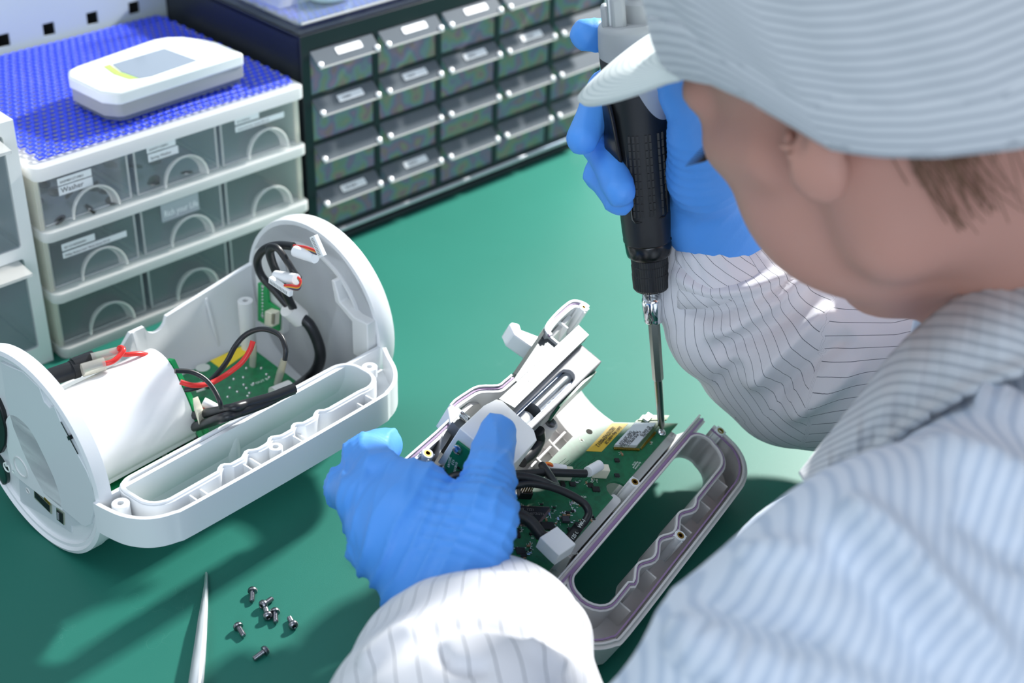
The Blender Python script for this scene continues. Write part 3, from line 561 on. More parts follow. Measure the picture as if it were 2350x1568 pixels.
# fuse holder and crimps behind the battery
def W(*l, z): return [d1(px, py, z_) for (px, py), z_ in zip(l, z if isinstance(z, (list, tuple)) else [z] * len(l))]
a, b_ = W((112, 868), (186, 842), z=.084); mb = MB(); mb.tube([a, b_], .0052, 20); mb.tube([b_ + (a - b_) * .12, b_ + (a - b_) * .30], .0056, 20); mb.build('fuse_holder', rubber, T1)
MB().tube(W((168, 840), (215, 822), z=.086), .0046, 14).build('fuse_cap', rubber, T1)
for l in (((188, 850), (240, 835)), ((210, 826), (270, 811))):
    a, b_ = W(*l, z=.087); MB().tube([a, b_], .0030, 12, flat=1.4).build('crimp_sleeve', clear('crimp_clear', '#f1ede0', .3, .08), T1); MB().tube([a + (b_ - a) * .35, b_], .0015, 10).build('crimp_terminal', steel, T1)
MB().tube(spline(W((236, 836), (258, 830), (276, 815), (283, 803), (276, 798), (268, 806), (255, 812), z=[.087, .088, .0895, .091, .0905, .089, .087]), 6), .0016, 10).build('wire', redw, T1)
MB().tube(spline(W((272, 812), (290, 814), (320, 812), (350, 818), z=[.086, .086, .084, .078]), 6), .0015, 10).build('wire', redw, T1)
# wiring
def wire(name, l, zs, r, m, s=3.266, o=(230, 520), flat=1, n=10, pre=()):
    P = Z(l, o[0], o[1], s); N = len(P); z = [zs[0] + (zs[-1] - zs[0]) * 0 + np.interp(i / (N - 1), np.linspace(0, 1, len(zs)), zs) for i in range(N)]
    return MB().tube(spline([Vector(q) for q in pre] + [d1(px, py, float(zz)) for (px, py), zz in zip(P, z)], 6), r, n, flat=flat).build(name, m, T1)
wire('wire', [(600, 1165), (690, 1190), (790, 1185), (860, 1160), (960, 1100), (1060, 1020), (1120, 930), (1145, 860)], [.040, .036, .034, .036, .046, .052], .0016, redw)
wire('wire', [(630, 1225), (700, 1215), (800, 1175), (880, 1100), (950, 1010), (1010, 900), (1080, 820), (1170, 775), (1260, 775), (1350, 820), (1390, 920), (1385, 1000)], [.036, .036, .040, .050, .060, .060, .048], .0016, rubber)
wire('wire', [(560, 1083), (680, 1090), (780, 1140), (850, 1220), (895, 1310), (905, 1360)], [.055, .052, .046, .040, .034], .0014, rubber)
for (a, b_) in (((1140, 1050), (1150, 880)), ((1325, 1190), (1378, 1000))):
    p = Z([a, b_], 230, 520, 3.266); A_ = d1(*p[0], .0305); B_ = d1(*p[1], .0470)
    MB().tube([A_, A_ * .5 + B_ * .5, B_], [.0028, .0030, .0024], 12, flat=.55).build('spade_sleeve', shrink, T1); MB().tube([A_ + Vector((0, 0, -.0004)), A_ * .5 + B_ * .5], .0014, 8).build('spade_terminal', steel, T1)
w1 = wire('cable', [(900, 1440), (1050, 1392), (1230, 1325), (1350, 1265), (1450, 1222)], [.0345, .038], .0029, rubber, pre=((.074, .004, .036), (.090, -.012, .035)))
w2 = wire('cable', [(940, 1372), (1100, 1330), (1280, 1280), (1370, 1245), (1460, 1210)], [.036, .0385], .0029, rubber, pre=((.074, .012, .037), (.092, -.002, .037)))
def cxp(l, x): return [x1(px, py, xx) for (px, py), xx in zip(Z(l, 230, 520, 3.266), x)]
run = [(1370, 1245), (1450, 1220), (1550, 1150), (1625, 1060), (1650, 960), (1625, 850), (1570, 740), (1505, 680), (1450, 640)]
Pm = [d1(*Z([run[0]], 230, 520, 3.266)[0], .038), d1(*Z([run[1]], 230, 520, 3.266)[0], .038)] + cxp(run[2:], [.188, .190, .190, .190, .188, .186, .184])
MB().tube(spline(Pm, 6), .0037, 12).build('cable', rubber, T1)
MB().tube(spline(cxp([(1450, 640), (1390, 575), (1300, 470), (1210, 370), (1178, 260), (1225, 175), (1330, 140), (1450, 150)], [.184, .182, .180, .178, .176, .174, .174, .176]), 6), .0026, 12).build('cable', rubber, T1)
MB().tube(spline(cxp([(1450, 620), (1420, 560), (1345, 400), (1280, 240), (1275, 165), (1330, 165), (1400, 260), (1450, 340), (1490, 390)], [.182, .178, .172, .168, .166, .166, .168, .170, .172]), 6), .0030, 12, flat=.7).build('cable', rubber, T1)
a, b_ = cxp([(1500, 690), (1410, 610)], [.187, .180]); MB().tube([a, b_], .0062, 20).build('cable_clamp', nylon, T1)
p = Z([(1300, 1275), (1430, 1222)], 230, 520, 3.266); MB().tube([d1(*p[0], .038), d1(*p[1], .038)], .0062, 20).build('cable_clamp', nylon, T1)
p = Z([(735, 1170), (755, 1235)], 230, 520, 3.266); MB().tube([d1(*p[0], .0385), d1(*p[1], .034)], .0028, 8, flat=.6).build('cable_tie', nylon, T1)
a, b_ = cxp([(1318, 370), (1470, 395)], [.166, .166]); MB().tube([a, b_], .0034, 14).build('white_tube', sleeve_w, T1)
a, b_ = cxp([(1462, 185), (1612, 235)], [.170, .170]); MB().tube([a, b_], .0034, 14).build('white_tube', sleeve_w, T1)
p = Z([(768, 1320), (925, 1402)], 230, 520, 3.266); MB().tube([d1(*p[0], .058), d1(*p[1], .052)], .0034, 14).build('white_tube', sleeve_w, T1)
def strip(l, x, w, nm='plug'):
    a, b_ = cxp(l, [x, x]); ax = (b_ - a).normalized(); M_ = axes(a, ax, Vector((1, 0, 0)).cross(ax)); L_ = (b_ - a).length
    o = MB().box(0, L_, -w / 2, w / 2, -.0015, .0015, M_).build(nm, mat('plug_white', '#f0f2f2', .4), T1, bevel=.0003)
    q = MB(); n_ = 12
    for k in range(n_): q.box(L_ * (.08 + .84 * k / n_), L_ * (.08 + .84 * k / n_) + L_ * .03, -w * .2, w * .25, -.0018, -.0014, M_)
    q.build('contact_slots', mat('slot_grey', '#9aa0a2', .5), o)
strip([(1275, 395), (1432, 503)], .160, .0042); strip([(1598, 70), (1668, 225)], .168, .0050)
for k, (mm_, off) in enumerate(((redw, 0), (orange, 6), (yellow, 12), (mat('blue_lead', '#33477f', .4), 20), (mat('brown_lead', '#5b3a2c', .4), 26))):
    MB().tube(spline(cxp([(1482, 380 + off * .3), (1503, 405 + off), (1485, 445 + off), (1430, 440 + off), (1380, 440 + off * .8)], [.166, .165, .163, .161, .160]), 5), .0007, 6).build('lead', mm_, T1)
    MB().tube(spline(cxp([(1450, 143 + off * .7), (1520, 150 + off), (1575, 165 + off), (1622, 185 + off * .8)], [.174, .172, .170, .168]), 5), .0007, 6).build('lead', mm_, T1)
    p = Z([(745, 1355 + off), (800, 1380 + off), (860, 1405 + off), (905, 1420 + off * .6)], 230, 520, 3.266); MB().tube(spline([d1(*p[0], .056), d1(*p[1], .056), d1(*p[2], .053), d1(*p[3], .050)], 5), .0007, 6).build('lead', mm_, T1)
p = Z([(695, 1315), (735, 1300), (775, 1400), (735, 1435)], 230, 520, 3.266); P = [d1(*k_, .058) for k_ in p]
MB().prism([(v.x, v.y) for v in P], .052, .060).build('plug', conn, T1, bevel=.0004)
# small upright board near the right cap
def cp(l, x): return [(x1(px, py, x).y, x1(px, py, x).z) for px, py in Z(l, 230, 520, 3.266)]
sb = MB().prism(cp([(1190, 420), (1252, 430), (1266, 565), (1347, 625), (1342, 782), (1190, 700)], .1955), .1945, .1965, M=RX).build('circuit_board', mat('board_green_b', '#149a50', .35), T1)
for k in range(10):
    p = cp([(1215 + .2 * k, 452 + 24.5 * k)], .1945)[0]; MB().lathe([(0, .0), (.0008 if 0 < k < 9 else .0017, 0), (0, .0009)], 10, Matrix.Translation((.1945, p[0], p[1])) @ Matrix.Rotation(-PI / 2, 4, 'Y')).build('solder_joint', solder, sb)
MB().prism(cp([(1255, 625), (1318, 645), (1312, 745), (1250, 730)], .191), .1885, .1945, M=RX).build('plug', conn, sb, bevel=.0004)
MB().prism(cp([(1285, 655), (1302, 660), (1298, 735), (1282, 730)], .188), .1880, .1890, M=RX).build('plug_slot', mat('slot_dark', '#8a8672', .6), sb)
# ------------------------------------------------------------------ device being assembled (held open, tipped towards the handle)
Y2 = math.radians(60); TAU = math.radians(26); RR2 = .0545
u2 = Vector((math.cos(Y2), math.sin(Y2), 0)); vh = Vector((u2.y, -u2.x, 0)); v2 = vh * math.cos(TAU) - Vector((0, 0, 1)) * math.sin(TAU); n2_ = Vector((0, 0, 1)) * math.cos(TAU) + vh * math.sin(TAU)
O2 = u2 * .4870 + vh * -.3029 + Vector((0, 0, .0640)); M2 = axes(O2, u2, -v2, n2_) @ Matrix.Scale(.978, 4); I2 = M2.inverted()
def d2(px, py, z=0.0): return I2 @ onplane(px, py, O2 + n2_ * z, n2_)
def s2(px, py, y): return I2 @ onplane(px, py, O2 - v2 * y, v2)
def e2(px, py, x): return I2 @ onplane(px, py, O2 + u2 * x, u2)
def poly(l, z): return [tuple(d2(px, py, z))[:2] for px, py in l]
gask = mat('purple_gasket', '#9b7ea6', .55, bump=(1500, .3)); warm = mat('housing_warm', '#dedcdb', .42); alu = mat('brushed_aluminium', '#6f7374', .5, .8, bump=(500, .15))
T2 = thing('device_housing', 'opened white device held by the gloved hand, circuit board and handle showing', 'electronic device', M2)
mb = MB(); xs = [-.004, .03, .0595, .07, .0795, .09, .0995, .11, .12, .136, .15, .16, .167, .18, .1935, .197]
def lo2(x):
    y = float(np.interp(x, [0, .0595, .0795, .0895, .1018, .1148, .136, .16, .167, .2], [.0545, .0545, .0545, .0540, .0485, .048, .0505, .052, .0535, .0545])); return math.acos(min(1, y / .0546)) + .02
cylshell(mb, RR2, .0026, xs, lo2, lambda x: PI - .02, 0.0)
# ribs on the floor of the shell
for x in (.120, .138, .156): mb.add([(x - .0006 + dx, (RR2 - .003) * math.cos(a) * f, -(RR2 - .003) * math.sin(a) * f) for dx in (0, .0012) for f in (1, .86) for a in [math.radians(40 + 10 * k) for k in range(9)]],
    [(k, k + 1, 9 + k + 1, 9 + k) for k in range(8)] + [(18 + k, 27 + k, 27 + k + 1, 18 + k + 1) for k in range(8)] + [(9 + k, 10 + k, 28 + k, 27 + k) for k in range(8)])
for a in (60, 80, 100): 
    ca, sa = math.cos(math.radians(a)), math.sin(math.radians(a)); mb.box(.112, .160, ca * .044 - .0006, ca * .044 + .0006, -sa * .0515, -sa * .045)
mb.build('shell', warm, T2, smooth=35)
# stepped rear wall with its gasket groove, running on round the nose
rear = [(-.004, .0530), (.0595, .0530), (.0640, .0588), (.0795, .0580), (.0895, .0560), (.1000, .0490), (.1065, .0482), (.1148, .0480)]
nose = [(.1640, .0520), (.1672, .0560), (.1800, .0578), (.1965, .0580), (.2035, .0565), (.2072, .0520), (.2078, .0480)]
def sm(l, n=4): return [tuple(p)[:2] for p in spline([(a, b, 0) for a, b in l], n)]
mb = MB()
for l, zb in ((rear, -.020), (nose, -.022)):
    l = sm(l, 3); mb.wall(l, .0013, zb, .0012, side=1); mb.wall(l, .0034, zb, -.0004, side=-1)
mb.prism([(.160, .0475), (.206, .0475), (.206, .0560), (.168, .0560)], -.024, -.022)
mb.box(.1655, .1670, .0440, .0560, -.022, -.002); mb.box(.187, .1880, .048, .056, -.022, -.006)
mb.build('rear_wall', shellm, T2, smooth=40, bevel=.0003)
q = MB(); q.wall(sm([(x, y - .0010) for x, y in rear], 3), .0010, -.001, .0002); q.wall(sm([(x, y - .0010) for x, y in nose[:-1]], 3), .0010, -.001, .0002); q.build('gasket', gask, T2)
MB().prism([(.052, .0475), (.0640, .0475), (.0640, .0590), (.0595, .0590), (.052, .0520)], -.014, .0018).build('clip_block', shellm, T2, bevel=.0006)
MB().prism([(.1500, .0520), (.1640, .0520), (.1560, .0665), (.1590, .0700), (.1560, .0740), (.1520, .0740), (.1480, .0680)], -.016, -.004).build('snap_hook', shellm, T2, bevel=.001)
# near wall, deck and handle
gline = [(-.004, -.0520), (.197, -.0520)]
HO = [(-.0040, -.0600), (-.0040, -.0755), (.0020, -.0850), (.0120, -.0915), (.0240, -.0935), (.10, -.0938), (.160, -.0937), (.1770, -.0928), (.1880, -.0880), (.1945, -.0800), (.1965, -.0700), (.1965, -.0600)]
HO = sm(HO, 4)
def front2(x, o=0):
    return -(.0785 + o - (.0022 * math.sin(2 * PI * (x - .0585) / .0262) if .052 < x < .137 else 0) * 1.0)
def ring2(o):
    P = []; c = lambda cx, cy, a0, a1, r, n=6: [(cx + (r + o) * math.cos(math.radians(a0 + (a1 - a0) * k / n)), cy + (r + o) * math.sin(math.radians(a0 + (a1 - a0) * k / n))) for k in range(n + 1)]
    P += c(.1745, -.0645, 80, 0, .0100); P += c(.1715, -.0665, -5, -90, .0120)
    P += [(x, front2(x, o)) for x in [.168 - .0024 * k for k in range(58)] if x > .040]
    P += c(.0335, -.0655, -90, -180, .0130); P += c(.0300, -.0640, 180, 100, .0090)
    return P
Z0 = -.0212
mb = MB(); mb.wall(HO, .0012, Z0 - .002, .0004, side=-1); mb.wall([(x, y) for x, y in HO], .0036, Z0, -.0010, side=-1)
mb.prism(HO + [(.1965, -.0535), (-.004, -.0535)], Z0 - .002, Z0, holes=[ring2(.0001)]); mb.build('handle', warm, T2, smooth=40, bevel=.0004)
mb = MB(); R0 = ring2(0); mb.wall(R0, .0013, Z0 - .002, .0004, closed=True, side=1); mb.wall(R0, .0038, Z0, -.0010, closed=True, side=1); mb.build('grip_ring', warm, T2, smooth=40, bevel=.0003)
q = MB(); q.wall([(x, y + .0000) for x, y in HO], .0002, 0, 0); q = MB()
def inset(l, o):
    P = []; 
    for i in range(len(l)):
        a = Vector(l[max(i - 1, 0)]); b = Vector(l[min(i + 1, len(l) - 1)]); d = (b - a).normalized(); P.append((l[i][0] + d.y * o, l[i][1] - d.x * o))
    return P
q.wall(inset(HO, -.0019), .0009, -.0012, -.0002); q.build('gasket', gask, T2)
q = MB(); q.wall(ring2(.0020), .0010, -.0012, -.0002, closed=True); q.build('gasket', gask, T2)
mb = MB(); mb.box(-.004, .197, -.0545, -.0500, -.012, -.0010); mb.box(-.004, .197, -.0500, -.0488, -.012, .0008); mb.box(-.004, .197, -.0500, -.0330, -.030, -.0275); mb.build('deck', warm, T2, bevel=.0003)
MB().wall([(a, b_ - .0002) for a, b_ in gline], .0013, -.0012, -.0001).build('gasket', gask, T2)
MB().prism(rrect(.046, .105, -.0475, -.0410, .002), -.030, -.0095).build('stop_rail', shellm, T2, bevel=.0015)
MB().prism(rrect(.118, .176, -.0475, -.0400, .002), -.030, -.0095).build('stop_rail', shellm, T2, bevel=.0015)
for x in (.0405, .0720, .1180, .1440, .1690): MB().box(x - .0006, x + .0006, -.0900, front2(x) - .0040, Z0, -.0060).build('handle_rib', warm, T2)
def post2(x, y, z0, z1, r):
    o = MB(); post(o, x, y, z0, z1, r, .0021); 
    for k in range(4): a = PI / 4 + k * PI / 2; o.box(-.0004, .0004, r * .9, r + .0009, z0, z1 - .0006, Matrix.Translation((x, y, 0)) @ Matrix.Rotation(a, 4, 'Z'))
    o = o.build('screw_post', shellm, T2, smooth=40)
    b_ = MB(); b_.lathe([(.0013, z1 - .006), (.0013, z1 + .0001), (.0022, z1 + .0001), (.0022, z1 - .006)], 18, Matrix.Translation((x, y, 0))); b_.build('brass_insert', brass, o)
for px, py, z1, z0, r in ((1562, 1229, .0005, Z0, .0036), (1654, 989, .0005, -.018, .0034), (1457, 1106, .0005, -.024, .0034), (982, 1040, .0015, -.036, .0034), (1340, 705, .0015, -.028, .0031)):
    p = d2(px, py, z1); post2(p.x, p.y, z0, z1, r)
# circuit board: a plane of its own, resting on standoffs; its far side sits deeper
pa, pb_, pc = d2(1556, 972, -.004), d2(1268, 1300, -.004), d2(1348, 968, -.010)
wb = lambda p: M2 @ p
BO = wb(pa); bx = (wb(pb_) - BO).normalized(); bn = bx.cross((wb(pc) - BO)).normalized()
if bn.z < 0: bn = -bn
by = bn.cross(bx); MBd = axes(BO, bx, by, bn); IBd = MBd.inverted()
def bd(px, py, h=0.0): return IBd @ onplane(px, py, BO + bn * h, bn)
def bp_(px, py, o=(1140, 920), s=3.917, h=0.0): return bd(o[0] + px / s, o[1] + py / s, h)
brd = [bd(1348, 968), bd(1556, 972), bd(1412, 1137), bd(1392, 1126), bd(1399, 1117), bd(1412, 1118), bd(1425, 1120)]
e0, e1 = bd(1556, 972), bd(1268, 1300); far = bd(1348, 968); lf = bd(1200, 1100)
L_ = .185; outl = [(far.x, far.y), (e0.x, e0.y), ]
n0 = bd(1420, 1127); outl += [(n0.x - .0068, e0.y)]
for k in range(9): a = math.radians(0 + 180 * k / 8); outl.append((n0.x - .0068 * math.cos(a), e0.y + .0075 * math.sin(a) * (1 if far.y > 0 else -1)))
outl += [(L_, e0.y), (L_, far.y)]
B2 = MB().prism(outl, -.0016, 0, M=I2 @ MBd).build('circuit_board', mat('dark_green_board', '#0d6a45', .42, vary=(300, '#0b5d3c')), T2)
KB = I2 @ MBd
def item(name, m, px, py, sx, sy, h, rot=0, bevel=.0002, parent=None, s=3.917, o=(1140, 920)):
    p = bp_(px, py, o, s); return MB().box(-sx / 2, sx / 2, -sy / 2, sy / 2, 0, h, KB @ Matrix.Translation((p.x, p.y, 0)) @ Matrix.Rotation(rot, 4, 'Z')).build(name, m, parent or B2, bevel=bevel)
lab = [bp_(x, y, h=.0002) for x, y in ((1035, 200), (1182, 204), (943, 458), (803, 452))]
MB().prism([(p.x, p.y) for p in lab], 0, .0002, M=KB).build('label', mat('ochre_label', '#d9b63a', .5), B2)
ex = (lab[3] - lab[0]).normalized(); ey = (lab[1] - lab[0]).normalized()
for k, (txt, off, sz) in enumerate((('1821DVEM0012', .22, .0034), ('bcb1.4ep-mb012R', .62, .0027))):
    q = MB(); Mt = axes(lab[0] + (lab[1] - lab[0]) * off + ex * .0035 + Vector((0, 0, .0003)), ex, -ey if False else Vector((0, 0, 1)).cross(ex)); q.text(txt, sz, KB @ Mt); q.build('label_text', ink, B2)
mod = [bp_(x, y) for x, y in ((1245, 195), (1440, 198), (1275, 425), (1062, 410))]
mdl = MB().prism([(p.x, p.y) for p in [bp_(x, y) for x, y in ((1255, 180), (1475, 190), (1290, 440), (1045, 430))]], 0, .0010, M=KB).build('radio_module', mat('module_board', '#4c6b45', .4), B2)
MB().prism([(p.x, p.y) for p in [bp_(x, y, h=.0035) for x, y in ((1243, 193), (1437, 196), (1262, 400), (1060, 392))]], .0010, .0035, M=KB).build('shield_can', mat('shield_silver', '#dfe6ec', .3, .3), mdl, bevel=.0003)
ml = [bp_(x, y, h=.0036) for x, y in ((1243, 193), (1437, 196), (1262, 400), (1060, 392))]; ex = (ml[3] - ml[0]).normalized(); nn_ = Vector((0, 0, 1)).cross(ex)
q = MB()
for k, (txt, off) in enumerate((('Made in China', .90), ('ID: WM0-T8', .74), ('IC: 3P4S-WM0 FCC', .56), ('Model CD-10W Ver 1', .42), ('SN 1M2A 66B4 8A91', .28), ('CMIIT 2019 DJ18', .14))): q.text(txt, .0021, KB @ axes(ml[0] + (ml[1] - ml[0]) * off + ex * (.010 if k > 1 else .004) + Vector((0, 0, .0001)), ex, nn_))
q.build('label_text', ink, mdl)
for (l, n_) in ((((1048, 437), (1280, 447)), 22), (((1290, 440), (1425, 290)), 18)):
    A_, B_ = bp_(*l[0]), bp_(*l[1]); q = MB(); d = (B_ - A_).normalized()
    for k in range(n_): c = A_ + (B_ - A_) * (k + .5) / n_; q.box(-.0002, .0002, -.0007, .0007, 0, .0011, KB @ Matrix.Translation(c) @ Matrix.Rotation(math.atan2(d.y, d.x), 4, 'Z'))
    o = q.build('contact_pins', gold, mdl)
ant = [bp_(x, y) for x, y in ((1305, 140), (1545, 145), (1520, 185), (1262, 190))]; MB().prism([(p.x, p.y) for p in ant], .0004, .0014, M=KB).build('antenna_board', mat('antenna_green', '#5a8a35', .4), mdl)
p = bp_(1347, 172); MB().box(-.0035, .0035, -.0018, .0018, .001, .0028, KB @ Matrix.Translation(p)).build('antenna_chip', MATS['shield_silver'], mdl)
# processor with pins, chips and small parts
Mc = item('processor', chip, 318, 1028, .0002, .0002, .0001)
cq = [bp_(x, y, h=.0015) for x, y in ((205, 945), (480, 958), (358, 1108), (60, 1090))]
MB().prism([(p.x, p.y) for p in cq], .0002, .0017, M=KB).build('processor_body', mat('epoxy_black', '#201f22', .35), Mc, bevel=.0002)
q = MB()
for i in range(4):
    A_, B_ = cq[i], cq[(i + 1) % 4]; d = (B_ - A_).normalized(); ctr = sum(cq, Vector()) / 4
    for k in range(26):
        c = A_ + (B_ - A_) * (k + .5) / 26; o_ = (c - ctr); nrm = Vector((-d.y, d.x, 0)); nrm = nrm if nrm.dot(o_) > 0 else -nrm
        q.box(-.00014, .00014, 0, .0012, .0001, .0006, KB @ Matrix.Translation((c.x, c.y, 0)) @ Matrix.Rotation(math.atan2(nrm.y, nrm.x) - PI / 2, 4, 'Z'))
q.build('pins', mat('pin_copper', '#c4a49a', .3, .9), Mc)
ex = (cq[1] - cq[0]).normalized(); q = MB()
for k, txt in enumerate(('ST  1221', 'STM32F407ZGT6', 'GQ 223 V3')): q.text(txt, .0022, KB @ axes(cq[0] + (cq[3] - cq[0]) * (.28 + .24 * k) + ex * .003 + Vector((0, 0, .0004)), ex, Vector((0, 0, 1)).cross(ex)))
q.build('chip_marking', mat('laser_mark', '#8d8a88', .6), Mc)
ang = math.atan2(ex.y, ex.x)
for k, (px, py, sx, sy, h) in enumerate(((455, 1132, .0075, .0050, .0012), (890, 800, .0045, .0034, .0010), (840, 765, .0034, .0028, .001), (680, 755, .0036, .0028, .001), (590, 755, .0026, .0034, .0012), (1077, 540, .003, .0024, .0012), (1078, 675, .0030, .0022, .001), (660, 1168, .003, .003, .0012), (575, 1250, .0034, .0022, .0011), (213, 1355, .0052, .0042, .001), (175, 1205, .0040, .0045, .001), (240, 1400, .003, .002, .001))):
    c = item('chip', chip, px, py, sx, sy, h, ang)
    p = bp_(px, py); q = MB()
    for sgn in (-1, 1):
        for j in range(4): q.box(-sx / 2 + sx * (j + .5) / 4 - .0002, -sx / 2 + sx * (j + .5) / 4 + .0002, sgn * sy / 2 - .0005, sgn * sy / 2 + .0005, 0, .0003, KB @ Matrix.Translation((p.x, p.y, 0)) @ Matrix.Rotation(ang, 4, 'Z'))
    q.build('pins', solder, c)
item('inductor', mat('ferrite', '#44464e', .5), 612, 1080, .0042, .0036, .0022, ang, .0003)
rn = random.Random(21)
spots = [(590, 1015), (635, 1010), (605, 1035), (575, 1050), (545, 1070), (650, 1045), (600, 1100), (670, 1100), (530, 1105), (640, 1030), (500, 990), (470, 1030), (510, 965), (440, 1070), (210, 945), (400, 935), (700, 990), (680, 1000), (860, 1050), (845, 1080), (870, 1065), (750, 1080), (790, 1075), (1118, 470), (1122, 485), (1375, 378), (760, 355), (850, 715), (895, 720), (800, 745), (720, 740), (300, 1290), (280, 1310), (300, 1340), (265, 1355), (280, 1385), (250, 1415), (300, 1370), (170, 1330), (320, 1170), (310, 1200), (300, 1215), (330, 1190), (200, 1160), (190, 1180), (225, 1165), (545, 1210), (560, 1225), (540, 1240), (600, 1205), (525, 1140), (540, 1145), (700, 880), (720, 870), (735, 885), (690, 905), (675, 925), (740, 940), (660, 940)]
mats_ = (mat('capacitor_tan', '#9a7a5c', .45), chip, solder)
for px, py in spots:
    s = rn.uniform(.6, 1.25); mk = rn.choice(mats_); c = item('component', mk, px + rn.uniform(-4, 4), py + rn.uniform(-4, 4), .0018 * s, .0010 * s, .0008 * s, ang + rn.choice((0, PI / 2)), .0001)
q = MB(); rn = random.Random(2)
for k in range(200):
    px, py = rn.choice(spots); p = bp_(px + rn.uniform(-28, 28), py + rn.uniform(-22, 22)); s = rn.uniform(.0003, .0007)
    if 0 < p.x < L_: q.box(-s, s, -s * .35, s * .35, 0, .00015, KB @ Matrix.Translation((p.x, p.y, 0)) @ Matrix.Rotation(ang + rn.choice((0, PI / 2)), 4, 'Z'))
tag(q.build('solder_pads', mat('pad_white', '#cfd8d2', .35, .4), B2), kind='stuff')
q = MB()
for k, (txt, px, py) in enumerate((('BroChecker', 1285, 550), ('Bottomroll', 1262, 545), ('CC.1a', 1240, 545))): 
    p = bp_(px, py); p2 = bp_(px - 30, py + 40); ed = (p2 - p).normalized(); q.text(txt, .0015, KB @ axes(p + Vector((0, 0, .0001)), ed, Vector((0, 0, 1)).cross(ed)))
for k, (px, py) in enumerate(((700, 870), (655, 930), (185, 1130), (420, 1190), (560, 1400), (640, 1380))):
    p = bp_(px, py); q.text(('C14 R20', 'JTAG1', 'U8 C63', 'LEDS', 'GND 1', 'VCC24')[k], .0020, KB @ Matrix.Translation(p + Vector((0, 0, .0001))) @ Matrix.Rotation(ang, 4, 'Z'))
q.build('board_printing', silk, B2)
q = MB()
for k in range(26):          # raised copper tracks
    px = 620 + (k % 13) * 26; py = (520 if k < 13 else 640) + (k % 5) * 18; a = bp_(px, py); b_ = bp_(px - 60, py + 46); c = bp_(px - 60 + 25, py + 75)
    q.tube([KB @ v for v in (a, b_, c)], .00012, 4)
q.build('tracks', mat('track_green', '#084d33', .25), B2)
for px, py in ((832, 278),): p = bp_(px, py); MB().lathe([(0, 0), (.0020, 0), (.0020, .0001), (0, .0001)], 16, KB @ Matrix.Translation((p.x, p.y, 0))).build('mounting_hole', MATS['hole_dark'], B2)
# connectors
def conn_at(px, py, sx, sy, h, m=conn, nm='plug', rot=None):
    c = item(nm, m, px, py, sx, sy, h, ang if rot is None else rot, .0004); return c
conn_at(590, 690, .0090, .0050, .0070); conn_at(912, 670, .0090, .0050, .0070)
h = conn_at(240, 850, .0075, .0060, .0050, black, 'pin_header'); p = bp_(240, 850); q = MB()
for i in range(5):
    for j in range(2): q.box(-.003 + .0014 * i, -.0026 + .0014 * i, -.0016 + .002 * j, -.0012 + .002 * j, .005, .0085, KB @ Matrix.Translation((p.x, p.y, 0)) @ Matrix.Rotation(ang, 4, 'Z'))
q.build('pins', gold, h)
# big white plug with four coloured leads
def bh(px, py, h, o=(1140, 920)): return IBd and (I2 @ MBd) @ bp_(px, py, o, 3.917, h)
P = [bh(x, y, .010) for x, y in ((345, 1315), (500, 1215), (573, 1400), (440, 1500))]
Mp = axes(P[0], P[1] - P[0], P[3] - P[0]); wl = (P[1] - P[0]).length
q = MB(); q.box(0, wl, -.0145 if (Mp.inverted() @ P[3]).y < 0 else 0, 0 if (Mp.inverted() @ P[3]).y < 0 else .0145, -.0085, 0, Mp); pw4 = q.build('power_plug', mat('plug_white', '#f0f2f2', .4), T2, bevel=.0005)
q = MB(); sg = -1 if (Mp.inverted() @ P[3]).y < 0 else 1; q.box(wl * .30, wl * .95, *sorted((sg * .0025, sg * .0134)), 0, .0016, Mp); q.box(wl * .38, wl * .86, *sorted((sg * .0060, sg * .0126)), .0016, .0024, Mp); q.build('latch', MATS['plug_white'], pw4, bevel=.0004)
tip = [(350, 1220), (425, 1180), (455, 1205), (440, 1230)]
for k, (mm_, tx, ty, bx_, by_) in enumerate(((mat('green_lead', '#2f9e4b', .4), 388, 1295, 372, 1245), (mat('blue_lead_b', '#2a55c9', .4), 410, 1275, 398, 1225), (sleeve_w, 438, 1258, 420, 1210), (redw, 468, 1235, 440, 1195))):
    MB().tube([bh(tx, ty, .010), bh(bx_, by_, .012)], .00125, 8).build('lead', mm_, T2)
wpt = lambda l, hs: [bh(x, y, float(np.interp(i, np.linspace(0, len(l) - 1, len(hs)), hs))) for i, (x, y) in enumerate(l)]
MB().tube(spline(wpt([(405, 1220), (340, 1130), (270, 1060), (180, 1020), (90, 990), (0, 960)], [.013, .018, .020, .020]), 6), [.0034] * 30 + [.0030], 14).build('cable', rubber, T2)
MB().tube(spline(wpt([(590, 1330), (650, 1260), (720, 1160), (790, 1090), (825, 1010), (790, 930), (690, 860), (560, 800), (420, 760), (260, 745), (80, 790), (-60, 850)], [.002, .006, .012, .016, .020, .022, .024, .024]), 6), .0022, 12).build('cable', rubber, T2)
MB().tube(spline(wpt([(600, 1315), (650, 1250), (715, 1160), (745, 1120)], [.003, .006, .010, .013]), 6), .0030, 12, flat=.75).build('heat_shrink', mat('shrink_black', '#121417', .5), T2)
q = MB()
for txt, px, py in (('600', 618, 1320), ('125 C', 690, 1255), ('VW-1', 752, 1150)):
    p = bh(px, py, .0105 if px < 700 else .0165); p2 = bh(px + 28, py - 42, .0105 if px < 700 else .0165); ed = (p2 - p).normalized(); q.text(txt, .0030, axes(p, ed, (0, 0, 1)) @ Matrix.Rotation(-PI / 2 * 0, 4, 'X') if False else axes(p, ed, Vector((0, 0, 1)).cross(ed)))
q.build('cable_printing', silk, T2)
